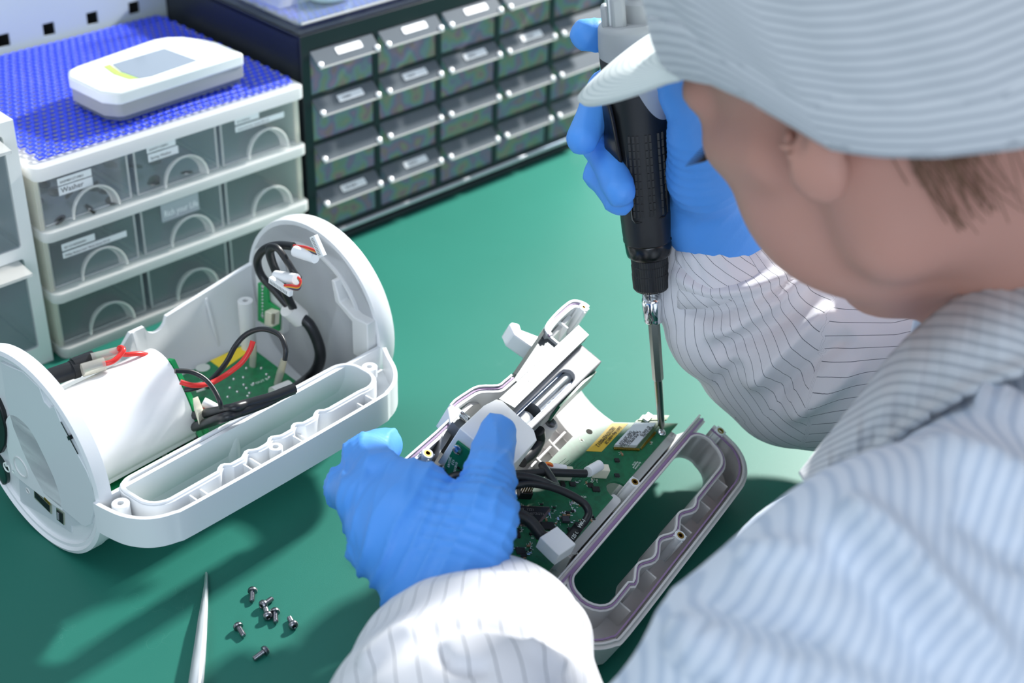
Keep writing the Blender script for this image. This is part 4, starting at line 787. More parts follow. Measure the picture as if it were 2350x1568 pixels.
MB().tube(spline(wpt([(-80, 660), (60, 690), (200, 680), (330, 700), (430, 735), (500, 770), (532, 775), (515, 740), (470, 670), (420, 600), (410, 585)], [.026, .026, .024, .020, .018, .016, .014]), 6), .0025, 12).build('cable', rubber, T2)
MB().tube(spline(wpt([(-60, 655), (120, 665), (300, 655), (450, 645), (620, 650), (800, 655)], [.022, .018, .014, .012]), 6), .0024, 12).build('cable', rubber, T2)
a, b_ = bh(820, 640, .0115), bh(925, 580, .0105); MB().tube([a, b_], .0032, 14).build('white_tube', sleeve_w, T2)
MB().tube([bh(450, 610, .0095), bh(530, 605, .0095), bh(620, 620, .0095)], .0030, 14, flat=.7).build('white_tube', sleeve_w, T2)
MB().tube([bh(575, 622, .008), bh(618, 628, .008)], .003, 12).build('white_tube', sleeve_w, T2)
for k, mm_ in enumerate((orange, yellow, orange)): MB().tube(spline(wpt([(420 + k * 8, 590 + k * 3), (450, 560 + k * 5), (490, 572 + k * 4), (505, 600)], [.012, .013, .010]), 5), .0008, 6).build('lead', mm_, T2)
MB().tube(spline(wpt([(840, 590), (860, 575), (885, 575)], [.011, .010]), 5), .001, 6).build('lead', orange, T2)
p = bh(575, 1345, .001); q = MB(); q.lathe([(.0018, 0), (.0036, 0), (.0036, .0007), (.0018, .0007), (.0018, 0)], 16, KB @ Matrix.Translation(bp_(575, 1350))); q.lathe([(0, .0006), (.0022, .0006), (.0021, .0018), (.0008, .0026), (0, .0026)], 14, KB @ Matrix.Translation(bp_(575, 1350))); q.build('ring_terminal', steel, T2)
for px, py in ((1545, 370), (620, 1440)):
    q = MB()
    p = bp_(px, py, h=-.008)
    for dx in (-.0016, .0, .0016): q.box(-.0006 + dx, .0006 + dx, -.002, .002, -.016, -.0018, KB @ Matrix.Translation((p.x, p.y, 0)))
    q.box(-.002, .002, -.0006, .0006, -.016, -.0018, KB @ Matrix.Translation((p.x, p.y, 0))); q.build('standoff', warm, T2)
# sensor assembly: bar, channel with shaft, block and pcbs
s3 = lambda l: Z(l, 880, 680, 3.267)
bar = poly(s3([(865, 765), (1465, 210), (1545, 285), (985, 835)]), .020); MB().prism(bar, .0140, .0200).build('mounting_bar', alu, T2, bevel=.0002)
hp = d2(*s3([(1103, 623)])[0], .0201); MB().lathe([(0, 0), (.0017, 0), (.0017, .0002), (0, .0002)], 16, Matrix.Translation((hp.x, hp.y, .0199))).build('bar_hole', dsteel, T2)
ch = poly(s3([(1490, 355), (1635, 490), (1130, 990), (985, 835)]), .014); win = poly(s3([(1290, 550), (1400, 655), (1395, 690), (1110, 950), (1050, 880), (985, 840)]), .014)
ca = d2(*s3([(1490, 355)])[0], .014); cb = d2(*s3([(1635, 490)])[0], .014); cc = d2(*s3([(1130, 990)])[0], .014)
xe = (ca.x + cb.x) / 2; ya, yb = ca.y, cb.y; w0 = d2(*s3([(1300, 540)])[0], .014).x; w1_ = d2(*s3([(1050, 880)])[0], .014).x; xs0 = min(cc.x, w1_) - .004
mw = mat('cast_white', '#a4a5a8', .55, bump=(120, .15, .001))
mb = MB(); ym = (ya + yb) / 2; hw = (ya - yb) / 2
mb.prism([(xs0, yb), (xe, yb), (xe, ya), (xs0, ya)], .0110, .0140, holes=[[(xs0 + .002, ym - hw * .55), (xs0 + .002, ym + hw * .62)] + [(w0 + .000 + .0065 * math.sin(math.radians(a)) , ym + hw * .60 * math.cos(math.radians(a))) for a in range(0, 181, 20)]])
mb.box(xs0, xe, yb, yb + .0012, -.006, .0140); mb.box(xs0, xe, ya - .0012, ya, -.006, .0140); mb.box(xe - .0012, xe, yb, ya, -.006, .0140); mb.box(xs0, xe, yb, ya, -.0072, -.006); mb.build('pump_channel', mw, T2, bevel=.0004)
MB().tube([(xs0 + .022, ym, .0055), (w0 + .020, ym, .0055)], .0062, 28).build('pump_shaft', steel, T2)
q = MB(); q.box(xs0, w0 + .004, yb + .0014, yb + .0042, .0060, .0112); q.build('zinc_edge', mat('zinc', '#a9b7cf', .28, 1, bump=(200, .4, .001)), T2)
q = MB(); q.box(xs0, w0 + .004, ya - .0042, ya - .0014, .0060, .0112); q.build('zinc_edge', MATS['zinc'], T2)
MB().tube([(xs0 + .004, ym, .002), (xs0 + .018, ym, .003)], .0050, 18).build('shaft_seat', mat('nylon_white', '#e4e6e2', .5), T2)
MB().prism([(w0 - .020, -.0025), (xe - .004, -.0025), (xe - .004, .0085), (xe - .024, .0130), (w0 - .020, .0110)], yb - .0018, yb - .0003, M=Matrix(((1, 0, 0, 0), (0, 0, 1, 0), (0, 1, 0, 0), (0, 0, 0, 1)))).build('side_board', mat('dark_green_board_b', '#0f5d45', .3), T2)
# window frame seen in the notch of the rear wall
MB().prism([(.118, .0375), (.1655, .0375), (.1655, .0560), (.118, .0480)], -.010, -.004).build('window_frame', alu, T2, bevel=.0002)
MB().prism([(.118, .0470), (.1655, .0550), (.1655, .0570), (.118, .0492)], -.018, .0000).build('window_glass', mat('tinted_glass', '#59605f', .08, .2), T2)
# white foam block and its small board
bt = s3([(760, 812), (850, 766), (893, 776), (1132, 998), (1155, 1075), (945, 1290), (575, 985)])
MB().prism(poly([bt[0], bt[1], bt[2], bt[3], bt[4], bt[5], bt[6]], .026), -.006, .0260).build('foam_block', mat('white_block', '#fbfbf7', .5), T2, bevel=.0005)
A_, B_ = d2(*bt[6], .026), d2(*bt[5], .026); ed = (B_ - A_).normalized(); outn = Vector((ed.y, -ed.x, 0)); outn = outn if outn.x < 0 else -outn
FM = axes(A_ + outn * .0003, ed, Vector((0, 0, -1))); IFM = FM.inverted()
fo = M2 @ (A_ + outn * .0003); fn = (M2.to_3x3() @ outn)
def fc(px, py): return IFM @ (I2 @ onplane(px, py, fo, fn))
fp = [fc(*p) for p in s3([(560, 1080), (740, 1215), (640, 1460), (440, 1315)])]
sg = 1 if (FM.to_3x3() @ Vector((0, 0, 1))).dot(outn) > 0 else -1
fb = MB().prism([(p.x, p.y) for p in fp], 0, sg * .0014, M=FM).build('small_board', mat('board_green_c', '#0c7a50', .3), T2)
for p in s3([(567, 1138), (455, 1292)]):
    c = fc(*p); q = MB(); q.lathe([(0, .0014 * sg), (.0030, .0014 * sg), (.0028, .0024 * sg), (.0012, .0032 * sg), (0, .0030 * sg)], 16, FM @ Matrix.Translation((c.x, c.y, 0))); q.build('board_screw', steel, fb)
rn = random.Random(8)
for p in s3([(575, 1275), (600, 1290), (610, 1310), (640, 1265), (650, 1280), (600, 1320), (625, 1300)]):
    c = fc(*p); MB().box(c.x - .0007, c.x + .0007, c.y - .0005, c.y + .0005, 0, sg * .0022, FM).build('component', rn.choice((chip, solder)), fb)
c = fc(*s3([(505, 1190)])[0]); q = MB(); c2 = fc(*s3([(480, 1300)])[0]); ed2 = (c2 - c).normalized()
for k, txt in enumerate(('2021/4/9', 'V2.0', '01001001')): q.text(txt, .0022, FM @ axes(c + Vector((.0022 * k, 0, .0015 * sg)), ed2, Vector((0, 0, sg)).cross(ed2)))
q.build('board_printing', silk, fb)
# steel bracket, spring, lug, black hose
MB().prism(poly(s3([(515, 940), (585, 870), (640, 930), (575, 1000)]), .012), -.012, .012).build('bracket', alu, T2, bevel=.0003)
MB().prism(poly(s3([(440, 1045), (515, 955), (545, 985), (415, 1190)]), .004), -.020, .004).build('bracket', mat('bracket_grey', '#8e8f91', .4, .6), T2, bevel=.0003)
a, b_ = d2(*s3([(580, 885)])[0], .014), d2(*s3([(640, 925)])[0], .014); q = MB(); P = []
for k in range(91): t_ = k / 90; w_ = t_ * 2 * PI * 7; P.append(a + (b_ - a) * t_ + Vector((.0016 * math.cos(w_), .0016 * math.sin(w_) * .3, .0016 * math.sin(w_))))
q.tube(P, .0004, 5); q.build('spring', steel, T2)
c = d2(*s3([(392, 1388)])[0], -.010); q = MB(); q.prism([(c.x + .009 * math.cos(a), c.y + .006 * math.sin(a)) for a in [2 * PI * k / 20 for k in range(20)]], -.020, -.018); q.build('lug', mat('lug_grey', '#a8aaab', .35, .7), T2)
q = MB(); q.lathe([(0, -.018), (.0062, -.018), (.0062, -.0170), (.0040, -.0170), (.0038, -.0150), (.0020, -.0138), (0, -.0142)], 22, Matrix.Translation((c.x, c.y, 0))); q.build('lug_screw', steel, T2)
MB().tube(spline([d2(*p, z) for p, z in zip(s3([(380, 1500), (440, 1420), (530, 1360), (640, 1352), (760, 1360)]), (-.006, -.004, 0, .006, .010))], 6), .0030, 12).build('cable', rubber, T2)
MB().tube(spline([d2(*p, z) for p, z in zip(s3([(430, 1480), (480, 1440), (520, 1430), (530, 1470), (500, 1520)]), (-.008, -.004, -.002, -.004, -.008))], 6), .0026, 12).build('cable', rubber, T2)
MB().tube(spline([d2(*p, z) for p, z in zip(s3([(1155, 1010), (1160, 1080), (1110, 1170), (1030, 1235)]), (.002, -.004, -.006, -.006))], 6), .0042, 14).build('hose', rubber, T2)
q = MB(); c = d2(1263, 971, -.010); post(q, c.x, c.y, -.045, -.0105, .0050, .0001); q.build('screw_boss', warm, T2)
q = MB(); q.lathe([(0, -.0105), (.0034, -.0105), (.0030, -.0088), (.0012, -.0082), (0, -.0086)], 18, Matrix.Translation((c.x, c.y, 0)))
q.box(-.0020, .0020, -.0004, .0004, -.0086, -.0080, Matrix.Translation((c.x, c.y, 0))); q.box(-.0004, .0004, -.0020, .0020, -.0086, -.0080, Matrix.Translation((c.x, c.y, 0))); q.build('board_screw', dsteel, T2)

# ------------------------------------------------------------------ electric screwdriver, standing on the board's corner screw
S0 = MBd @ bd(1519, 991, .0012); S1 = atd(1447, 0, .760); ax = (S1 - S0).normalized(); LT = (S1 - S0).length
side = Vector((0, 1, 0)).cross(ax).normalized(); MS = Matrix((( side.x, ax.cross(side).x, ax.x, S0.x), (side.y, ax.cross(side).y, ax.y, S0.y), (side.z, ax.cross(side).z, ax.z, S0.z), (0, 0, 0, 1)))
def sz(py):                              # height along the tool that shows at image row py
    lo_, hi_ = -.05, LT * 1.2
    for _ in range(40):
        mid = (lo_ + hi_) / 2; p = np.array(S0 + ax * mid) - EYE; c_ = _W.T @ p
        if c_[1] / c_[2] * CF + 784 > py: lo_ = mid
        else: hi_ = mid
    return mid
def sr(py, wpx):
    p = np.array(S0 + ax * sz(py)) - EYE; return wpx / 2 * (_W.T @ p)[2] / CF
q = MB(); hs = .0032; q.lathe([(0, -.0004), (.0012, 0), (.0026, 0), (.0027, .0006), (.0020, .0017), (.0009, .0021), (0, .0021)], 18, Matrix.Translation(S0 - bn * .0010) @ Vector((0, 0, 1)).rotation_difference(bn).to_matrix().to_4x4())
o = q.build('screw', steel); tag(o, 'round-head screw under the bit at the corner of the green board', 'screw')
T = thing('electric_screwdriver', 'black and grey electric screwdriver held upright by the gloved right hand', 'screwdriver', MS)
q = MB(); q.lathe([(0, .0010), (.0007, .0012), (.0020, sz(975)), (sr(950, 17), sz(955)), (sr(900, 20), sz(872)), (sr(880, 22), sz(868))], 16); q.build('bit_tip', mat('bit_steel', '#9a9d98', .22, 1), T)
q = MB(); q.lathe([(sr(860, 24), sz(872)), (sr(860, 26), sz(868)), (sr(740, 27), sz(735))], 6); q.build('hex_shank', mat('bit_steel_b', '#8f948f', .28, 1), T, smooth=20)
q = MB(); q.lathe([(sr(738, 42), sz(738)), (sr(735, 46), sz(734)), (sr(728, 44), sz(730)), (sr(725, 46), sz(728)), (sr(690, 50), sz(690)), (sr(684, 47), sz(684)), (sr(684, 43), sz(682))], 30); q.build('chrome_collar', mat('chrome', '#e0e2e4', .06, 1), T)
q = MB(); z0_, z1_ = sz(686), sz(660); r_ = sr(670, 43); prf = []
for k in range(8): z_ = z0_ + (z1_ - z0_) * k / 8; prf += [(r_, z_), (r_ * 1.05, z_ + (z1_ - z0_) / 24), (r_, z_ + (z1_ - z0_) / 12)]
q.lathe(prf, 24); q.build('spring', steel, T)
q = MB(); NR = 96; prf = [(sr(664, 74), sz(663)), (sr(655, 84), sz(657)), (sr(625, 86), sz(625)), (sr(624, 84), sz(624)), (sr(605, 86), sz(605)), (sr(604, 84), sz(604)), (sr(588, 86), sz(588))]
vs = []; 
for r, z in prf:
    for k in range(NR): rr = r * (1 if k % 2 else .972); vs.append((rr * math.cos(2 * PI * k / NR), rr * math.sin(2 * PI * k / NR), z))
q.add(vs, [(i * NR + k, i * NR + (k + 1) % NR, (i + 1) * NR + (k + 1) % NR, (i + 1) * NR + k) for i in range(len(prf) - 1) for k in range(NR)] + [tuple(range(NR))[::-1]]); q.build('knurled_sleeve', black, T, smooth=20)
q = MB(); q.lathe([(sr(588, 84), sz(590)), (sr(585, 100), sz(583)), (sr(578, 104), sz(576)), (sr(556, 108), sz(556)), (sr(552, 106), sz(553)), (sr(548, 114), sz(548)), (sr(545, 114), sz(543))], 44); q.build('nose_ring', mat('ring_black', '#101113', .25), T)
# grip body: ellipse sections
def section(py, wl, wr, dep, sq=2.4):    # left and right extents in px, depth in m
    dep *= 1.10
    z = sz(py); k = sr(py, 2); P = []
    for i in range(96):
        a = 2 * PI * i / 96; c, s = math.cos(a), math.sin(a); w = (wr if c > 0 else wl) * k
        P.append((math.copysign(abs(c) ** (2 / sq), c) * w, math.copysign(abs(s) ** (2 / sq), s) * dep, z))
    return P
def bodymesh(secs):
    q = MB(); vs = [p for s_ in secs for p in s_]; n = len(secs[0]); fs = [(i * n + k, i * n + (k + 1) % n, (i + 1) * n + (k + 1) % n, (i + 1) * n + k) for i in range(len(secs) - 1) for k in range(n)]
    return q.add(vs, fs + [tuple(range(n))[::-1], tuple((len(secs) - 1) * n + k for k in range(n))])
rows_ = [(545, 56, 52, .0155), (525, 58, 54, .016), (480, 60, 57, .0165), (420, 60, 60, .017), (360, 62, 63, .0175), (300, 66, 66, .018), (250, 70, 68, .0185), (200, 76, 72, .019), (150, 80, 76, .0195), (100, 82, 78, .0198), (60, 80, 78, .0195), (52, 77, 75, .0185), (48, 70, 70, .0175)]
pts_ = [(p[0], p[1], p[2], p[3]) for p in rows_]
q = bodymesh([section(*p) for p in rows_])
zsplit = sz(255)
# the grip is black below a wavy seam and grey above it
gb = q; fm = []
for f in gb.f:
    c = [sum(gb.v[i][j] for i in f) / len(f) for j in range(3)]; fm.append(0)
secs = []; PY = list(np.linspace(545, 60, 190)) + [54, 50, 47]
ip = lambda col, y: float(np.interp(-y, [-r[0] for r in rows_], [r[col] for r in rows_]))
q = bodymesh([section(y, ip(1, y), ip(2, y), ip(3, y)) for y in PY])
gm = mat('grip_two_tone', '#16181b', .45); nt = gm.node_tree; at_ = nt.nodes.new('ShaderNodeAttribute'); at_.attribute_name = 'seam'; mr = nt.nodes.new('ShaderNodeMapRange'); mr.inputs['From Min'].default_value = -.0001; mr.inputs['From Max'].default_value = .0001
mx = nt.nodes.new('ShaderNodeMix'); mx.data_type = 'RGBA'; mx.inputs['A'].default_value = lin('#a9adb0'); mx.inputs['B'].default_value = lin('#16181b'); nt.links.new(at_.outputs['Fac'], mr.inputs['Value']); nt.links.new(mr.outputs['Result'], mx.inputs['Factor']); nt.links.new(mx.outputs['Result'], nt.nodes['Principled BSDF'].inputs['Base Color'])
go = q.build('grip_body', gm, T, smooth=50); a_ = go.data.attributes.new('seam', 'FLOAT', 'POINT'); mat('grip_grey', '#a9adb0', .35)
a_.data.foreach_set('value', [sz(196 + 78 * math.tanh(1.9 * v_.co.x / sr(200, 150))) - v_.co.z for v_ in go.data.vertices])
q = MB(); zz = [sz(y) for y in (355, 340, 250, 180)]; k = sr(300, 2)
q.add([(-(72) * k, -.006, zz[0]), (-50 * k, -.0165, zz[0] - .001), (-(80) * k, -.006, zz[1]), (-50 * k, -.0175, zz[1]), (-(76) * k, -.006, zz[2]), (-60 * k, -.0175, zz[2]), (-(78) * k, -.006, zz[3]), (-70 * k, -.012, zz[3]), (-66 * k, .006, zz[0]), (-74 * k, .006, zz[1]), (-72 * k, .006, zz[2]), (-76 * k, .006, zz[3])],
    [(0, 1, 3, 2), (2, 3, 5, 4), (4, 5, 7, 6), (8, 0, 2, 9), (9, 2, 4, 10), (10, 4, 6, 11)]); q.build('lever', mat('lever_black', '#101215', .35), T, solid=.0024, bevel=.0006)
# moulded grip texture: rows of small slots on the near face
q = MB(); z_a, z_b = sz(476), sz(288)
for j in range(11):
    for i in range(9):
        if i in (3, 6): continue
        z = z_a + (z_b - z_a) * (j + .5) / 11; x = (-28 + i * 9.3) * sr(400, 2); py_ = 476 + (288 - 476) * (j + .5) / 11; w_ = ip(1 if x < 0 else 2, py_) * sr(200, 2); y = -ip(3, py_) * 1.10 * (max(0, 1 - abs(x / w_) ** 2.4)) ** (1 / 2.4) - .0002
        q.box(x - .0006, x + .0006, y - .0005, y + .0002, z - .0019, z + .0019)
o = q.build('grip_slots', mat('slot_black', '#0b0c0e', .3), T)
tag(o, kind='stuff')
q = MB(); q.tube([(x * sr(400, 2), -.0190 * (max(0, 1 - abs(x / 63) ** 2.4)) ** (1 / 2.4) - .0001, sz(y)) for x, y in [(-36, 285), (-38, 295), (-34, 478), (-28, 486), (40, 480), (48, 472), (52, 285), (46, 277), (-30, 279)]], .0005, 6, closed=True); q.build('grip_border', MATS['lever_black'], T)
zt = sz(50); k = sr(40, 2)
gg = MATS['grip_grey']
q = MB(); q.box(-48 * k, -14 * k, -.0150, -.0080, zt - .001, zt + .016); q.box(-70 * k, -50 * k, -.010, .004, zt - .001, zt + .011); q.build('hanger_lug', gg, T, bevel=.002)
q = MB(); q.box(-56 * k, -26 * k, -.0100, -.0070, zt, zt + .040); q.build('hanger_bracket', mat('bracket_silver', '#b8bcc0', .3, .6), T, bevel=.0008)
q = MB(); q.lathe([(.012, zt - .001), (.0115, zt + .010), (.0095, zt + .012), (.0095, zt + .020)], 30, Matrix.Translation((30 * k, 0, 0))); q.build('top_cap', gg, T)
q = MB(); q.tube([(30 * k, 0, zt + .010), (30 * k, 0, zt + .06)], .007, 20); q.build('power_cord', rubber, T)

# ------------------------------------------------------------------ tweezers and loose screws on the mat
def blade(side_):
    L = [(472, 1315), (469, 1345), (462, 1385), (455, 1420), (448, 1470), (440, 1520), (433, 1568), (425, 1640), (418, 1720)]; Rr = [(476, 1317), (477, 1345), (477, 1385), (476, 1420), (474, 1470), (471, 1520), (467, 1568), (461, 1640), (455, 1720)]
    q = MB(); vs = []
    for i, (a, b_) in enumerate(zip(L, Rr)):
        z = .0012 + .0075 * math.sin(min(1, i / 7) * PI * .5) if side_ else .0006
        A_, B_ = at(*a, z if side_ else .0006), at(*b_, z if side_ else .0006); m_ = (A_ + B_) / 2 + Vector((0, 0, .0008)); vs += [A_, m_, B_]
    n = len(L); return q.add(vs, [(3 * i + k, 3 * i + k + 1, 3 * i + 4 + k, 3 * i + 3 + k) for i in range(n - 1) for k in (0, 1)])
t = thing('tweezers', 'pointed steel tweezers lying on the mat at the bottom edge', 'tweezers', Matrix.Translation(at(440, 1560, 0)))
inv = Matrix.Translation(-at(440, 1560, 0)); 
for s_, nm in ((1, 'upper_arm'), (0, 'lower_arm')):
    q = blade(s_); q.v = [tuple(inv @ Vector(p)) for p in q.v]; q.build(nm, mat('tweezer_steel', '#eef1f3', .26, .55, bump=(90, .12, .001)), t, solid=.0008, smooth=60)  # lamp's reflection painted into the steel as a near-white diffuse share
def screw_mesh():
    q = MB(); q.lathe([(0, 0), (.0011, 0), (.0014, .0004)] + [(.00135 + .00012 * (k % 2), .0004 + .0003 * k) for k in range(20)] + [(.0013, .0066)], 18); return q
SCR = [((580, 1354), (578, 1380), 'screw lying apart at the top of the pile, head up'), ((602, 1390), (624, 1375), 'screw of the middle cluster pointing up to the right'), ((615, 1416), (609, 1396), 'screw of the middle cluster with cross slot facing the camera'), ((631, 1402), (633, 1430), 'screw at the right of the middle cluster, tip down'), ((674, 1437), (664, 1419), 'rightmost loose screw, cross slot facing the camera'), ((545, 1436), (561, 1463), 'leftmost loose screw, nearest the tweezers'), ((611, 1492), (584, 1512), 'lowest loose screw, lying on its side pointing down-left')]
dst = mat('screw_steel', '#909196', .28, 1, bump=(2000, .2)); first = None
for (hx, hy), (tx, ty), lab_ in SCR:
    H = at(hx, hy, .0026); Tt = at(tx, ty, .0014); Tt = Vector((Tt.x, Tt.y, .00155)); H = Vector((H.x, H.y, .0027)); d = (H - Tt).normalized(); Mx = Matrix.Translation(H - d * .0082) @ Vector((0, 0, 1)).rotation_difference(d).to_matrix().to_4x4()
    if first is None:
        t = thing('screw', lab_, 'screw', Mx, 'loose screws on the mat'); screw_mesh().build('shank', dst, t)
        q = MB(); q.lathe([(.0012, .0064), (.0026, .0066), (.00275, .0072), (.0026, .0082), (.0020, .0089), (.0012, .0092), (.0007, .0086), (0, .0084)], 22); hd = q.build('head', dst, t)
        q = MB(); q.box(-.0015, .0015, -.0003, .0003, .0086, .00915); q.box(-.0003, .0003, -.0015, .0015, .0086, .00915); q.build('cross_recess', mat('recess_dark', '#2c2d30', .4, .8), hd); first = t
    else: tag(copy_tree(first, Mx), lab_)
# ------------------------------------------------------------------ implicit surfaces (for the person): smooth unions turned into one mesh
def A3(v): return np.array([v[0], v[1], v[2]], dtype=np.float64)
def s_cone(a, b, ra, rb, k=.008):
    a, b = A3(a), A3(b)
    def f(p):
        ba = b - a; t = np.clip(((p - a) @ ba) / (ba @ ba), 0, 1); return np.linalg.norm(p - a - t[:, None] * ba, axis=1) - (ra + (rb - ra) * t)
    return ('+', f, k, (np.minimum(a - ra, b - rb), np.maximum(a + ra, b + rb)))
def s_ell(c, r, R=None, k=.008, op='+'):
    c, r = A3(c), A3(r); Rm = np.eye(3) if R is None else np.array(R); m = r.max()
    def f(p):
        q = (p - c) @ Rm; k0 = np.linalg.norm(q / r, axis=1); k1 = np.linalg.norm(q / (r * r), axis=1); return np.where(k1 > 1e-9, k0 * (k0 - 1) / np.maximum(k1, 1e-9), -m)
    return (op, f, k, (c - m, c + m))
def s_chain(P, R, k=.008): return [s_cone(P[i], P[i + 1], R[i], R[i + 1], k) for i in range(len(P) - 1)]
def s_group(prims, k):
    f, lo, hi = field(prims); return ('+', f, k, (lo, hi))
def px_of(v):
    c = (v - EYE) @ _W; return np.stack([c[:, 0] / c[:, 2] * CF + 1175, c[:, 1] / c[:, 2] * CF + 784], 1)
def folds(v, n, lines):                  # raise (or sink) soft cloth folds along given lines
    P = px_of(v); face = np.clip(-(n * (v - EYE)).sum(1) / np.linalg.norm(v - EYE, axis=1) * 2.5, 0, 1); d = np.zeros(len(v))
    for L_, amp, wid in lines:
        L_ = np.array([tuple(q)[:2] for q in spline([(a, b, 0) for a, b in L_], 5)]); best = np.full(len(v), 1e9); par = np.zeros(len(v)); N = len(L_) - 1
        for i in range(N):
            ba = L_[i + 1] - L_[i]; t = np.clip(((P - L_[i]) @ ba) / (ba @ ba), 0, 1); r = np.linalg.norm(P - L_[i] - t[:, None] * ba, axis=1); m = r < best; best[m] = r[m]; par[m] = (i + t[m]) / N
        d += amp * np.exp(-(best / wid) ** 2) * np.clip(np.sin(np.clip(par, .02, .98) * PI) * 1.8, 0, 1)
    return v + n * (d * face)[:, None]
def field(prims, off=0.0):
    def f(p):
        d = np.full(len(p), 9.0)
        for op, g, k, (lo, hi) in prims:
            m = 3 * k + .03; sel = np.all((p > lo - m) & (p < hi + m), axis=1)
            if not sel.any(): continue
            x = g(p[sel]); y = d[sel]
            if op == '+': h = np.clip(.5 + .5 * (y - x) / k, 0, 1); d[sel] = y * (1 - h) + x * h - k * h * (1 - h)
            else: h = np.clip(.5 - .5 * (y + x) / k, 0, 1); d[sel] = y * (1 - h) - x * h + k * h * (1 - h)
        return d - off
    lo = np.min([p[3][0] for p in prims if p[0] == '+'], axis=0); hi = np.max([p[3][1] for p in prims if p[0] == '+'], axis=0)
    return f, lo, hi
def polygonise(f, lo, hi, h, lo_clip=None, hi_clip=None):
    lo = np.array(lo) - 3 * h; hi = np.array(hi) + 3 * h
    if lo_clip is not None: lo = np.maximum(lo, lo_clip)
    if hi_clip is not None: hi = np.minimum(hi, hi_clip)
    S = 4; nb = np.ceil((hi - lo) / (h * S)).astype(int) + 1; n = nb * S
    cc = np.stack(np.meshgrid(*[lo[i] + (np.arange(nb[i]) + .5) * S * h for i in range(3)], indexing='ij'), -1).reshape(-1, 3)
    cv = f(cc).reshape(nb); act = np.abs(cv) < S * h * 1.5
    V = np.repeat(np.repeat(np.repeat(cv, S, 0), S, 1), S, 2); msk = np.repeat(np.repeat(np.repeat(act, S, 0), S, 1), S, 2)
    idx = np.argwhere(msk); vals = np.empty(len(idx))
    for i in range(0, len(idx), 400000): vals[i:i + 400000] = f(lo + idx[i:i + 400000] * h)
    V[msk] = vals; s = V < 0
    mix = np.zeros(tuple(n - 1), bool); base = s[:-1, :-1, :-1]
    for o in np.ndindex(2, 2, 2): mix |= (s[o[0]:n[0] - 1 + o[0], o[1]:n[1] - 1 + o[1], o[2]:n[2] - 1 + o[2]] != base)
    cells = np.argwhere(mix); num = -np.ones(tuple(n - 1), int); num[tuple(cells.T)] = np.arange(len(cells))
    acc = np.zeros((len(cells), 3)); cnt = np.zeros(len(cells)); cor = list(np.ndindex(2, 2, 2))
    for a in cor:
        for ax_ in range(3):
            if a[ax_]: continue
            b = list(a); b[ax_] = 1; va = V[tuple((cells + a).T)]; vb = V[tuple((cells + b).T)]; c = (va < 0) != (vb < 0)
            t = np.where(c, va / np.where(c, va - vb, 1), 0); p = np.array(a, float) + t[:, None] * (np.array(b) - np.array(a)); acc[c] += p[c]; cnt[c] += 1
    verts = lo + (cells + acc / np.maximum(cnt, 1)[:, None]) * h; faces = []
    for ax_ in range(3):
        sl0 = [slice(None)] * 3; sl1 = [slice(None)] * 3; sl0[ax_] = slice(0, -1); sl1[ax_] = slice(1, None)
        A_, B_ = s[tuple(sl0)], s[tuple(sl1)]; e = np.argwhere(A_ != B_); o1, o2 = [(1, 2), (2, 0), (0, 1)][ax_]
        e = e[(e[:, o1] > 0) & (e[:, o2] > 0) & (e[:, o1] < n[o1] - 1) & (e[:, o2] < n[o2] - 1) & (e[:, ax_] < n[ax_] - 1)]
        q = []
        for d1_, d2_ in ((0, 0), (1, 0), (1, 1), (0, 1)):
            c = e.copy(); c[:, o1] -= d1_; c[:, o2] -= d2_; q.append(num[tuple(c.T)])
        q = np.stack(q, 1); fl_ = ~A_[tuple(e.T)]; q[fl_] = q[fl_][:, ::-1]; q = q[(q >= 0).all(1)]; faces.append(q)
    return verts, np.concatenate(faces)
def smooth_pts(v, f, it=1, lam=.5):
    for _ in range(it):
        acc = np.zeros_like(v); c = np.zeros(len(v))
        for i in range(4):
            for j in (1, 3): np.add.at(acc, f[:, i], v[f[:, (i + j) % 4]]); np.add.at(c, f[:, i], 1)
        v = v + lam * (acc / np.maximum(c, 1)[:, None] - v)
    return v
def vnormals(v, f):
    fn = np.cross(v[f[:, 2]] - v[f[:, 0]], v[f[:, 3]] - v[f[:, 1]]); n = np.zeros_like(v)
    for i in range(4): np.add.at(n, f[:, i], fn)
    return n / np.maximum(np.linalg.norm(n, axis=1), 1e-12)[:, None]
def mesh_of(name, v, f, m, parent=None, attrs=None):
    me = bpy.data.meshes.new(name); me.from_pydata(v.tolist(), [], f.tolist()); me.materials.append(m); me.shade_smooth()
    for k, a in (attrs or {}).items():
        at_ = me.attributes.new(k, 'FLOAT', 'POINT'); at_.data.foreach_set('value', a.astype(np.float32))
    o = bpy.data.objects.new(name, me); COL.objects.link(o); o.parent = parent; return o
def vnoise(p, sc, seed=0):
    r = np.random.RandomState(seed); out = np.zeros(len(p))
    for k in range(7):
        d = r.normal(size=3); d /= np.linalg.norm(d); out += np.sin((p @ d) * sc * r.uniform(.6, 1.7) + r.uniform(0, 6.28) + 1.3 * np.sin((p @ r.normal(size=3)) * sc * .5))
    return out / 7
def ridge(x, sharp=2.0): return (1 - np.abs(np.sin(x))) ** sharp

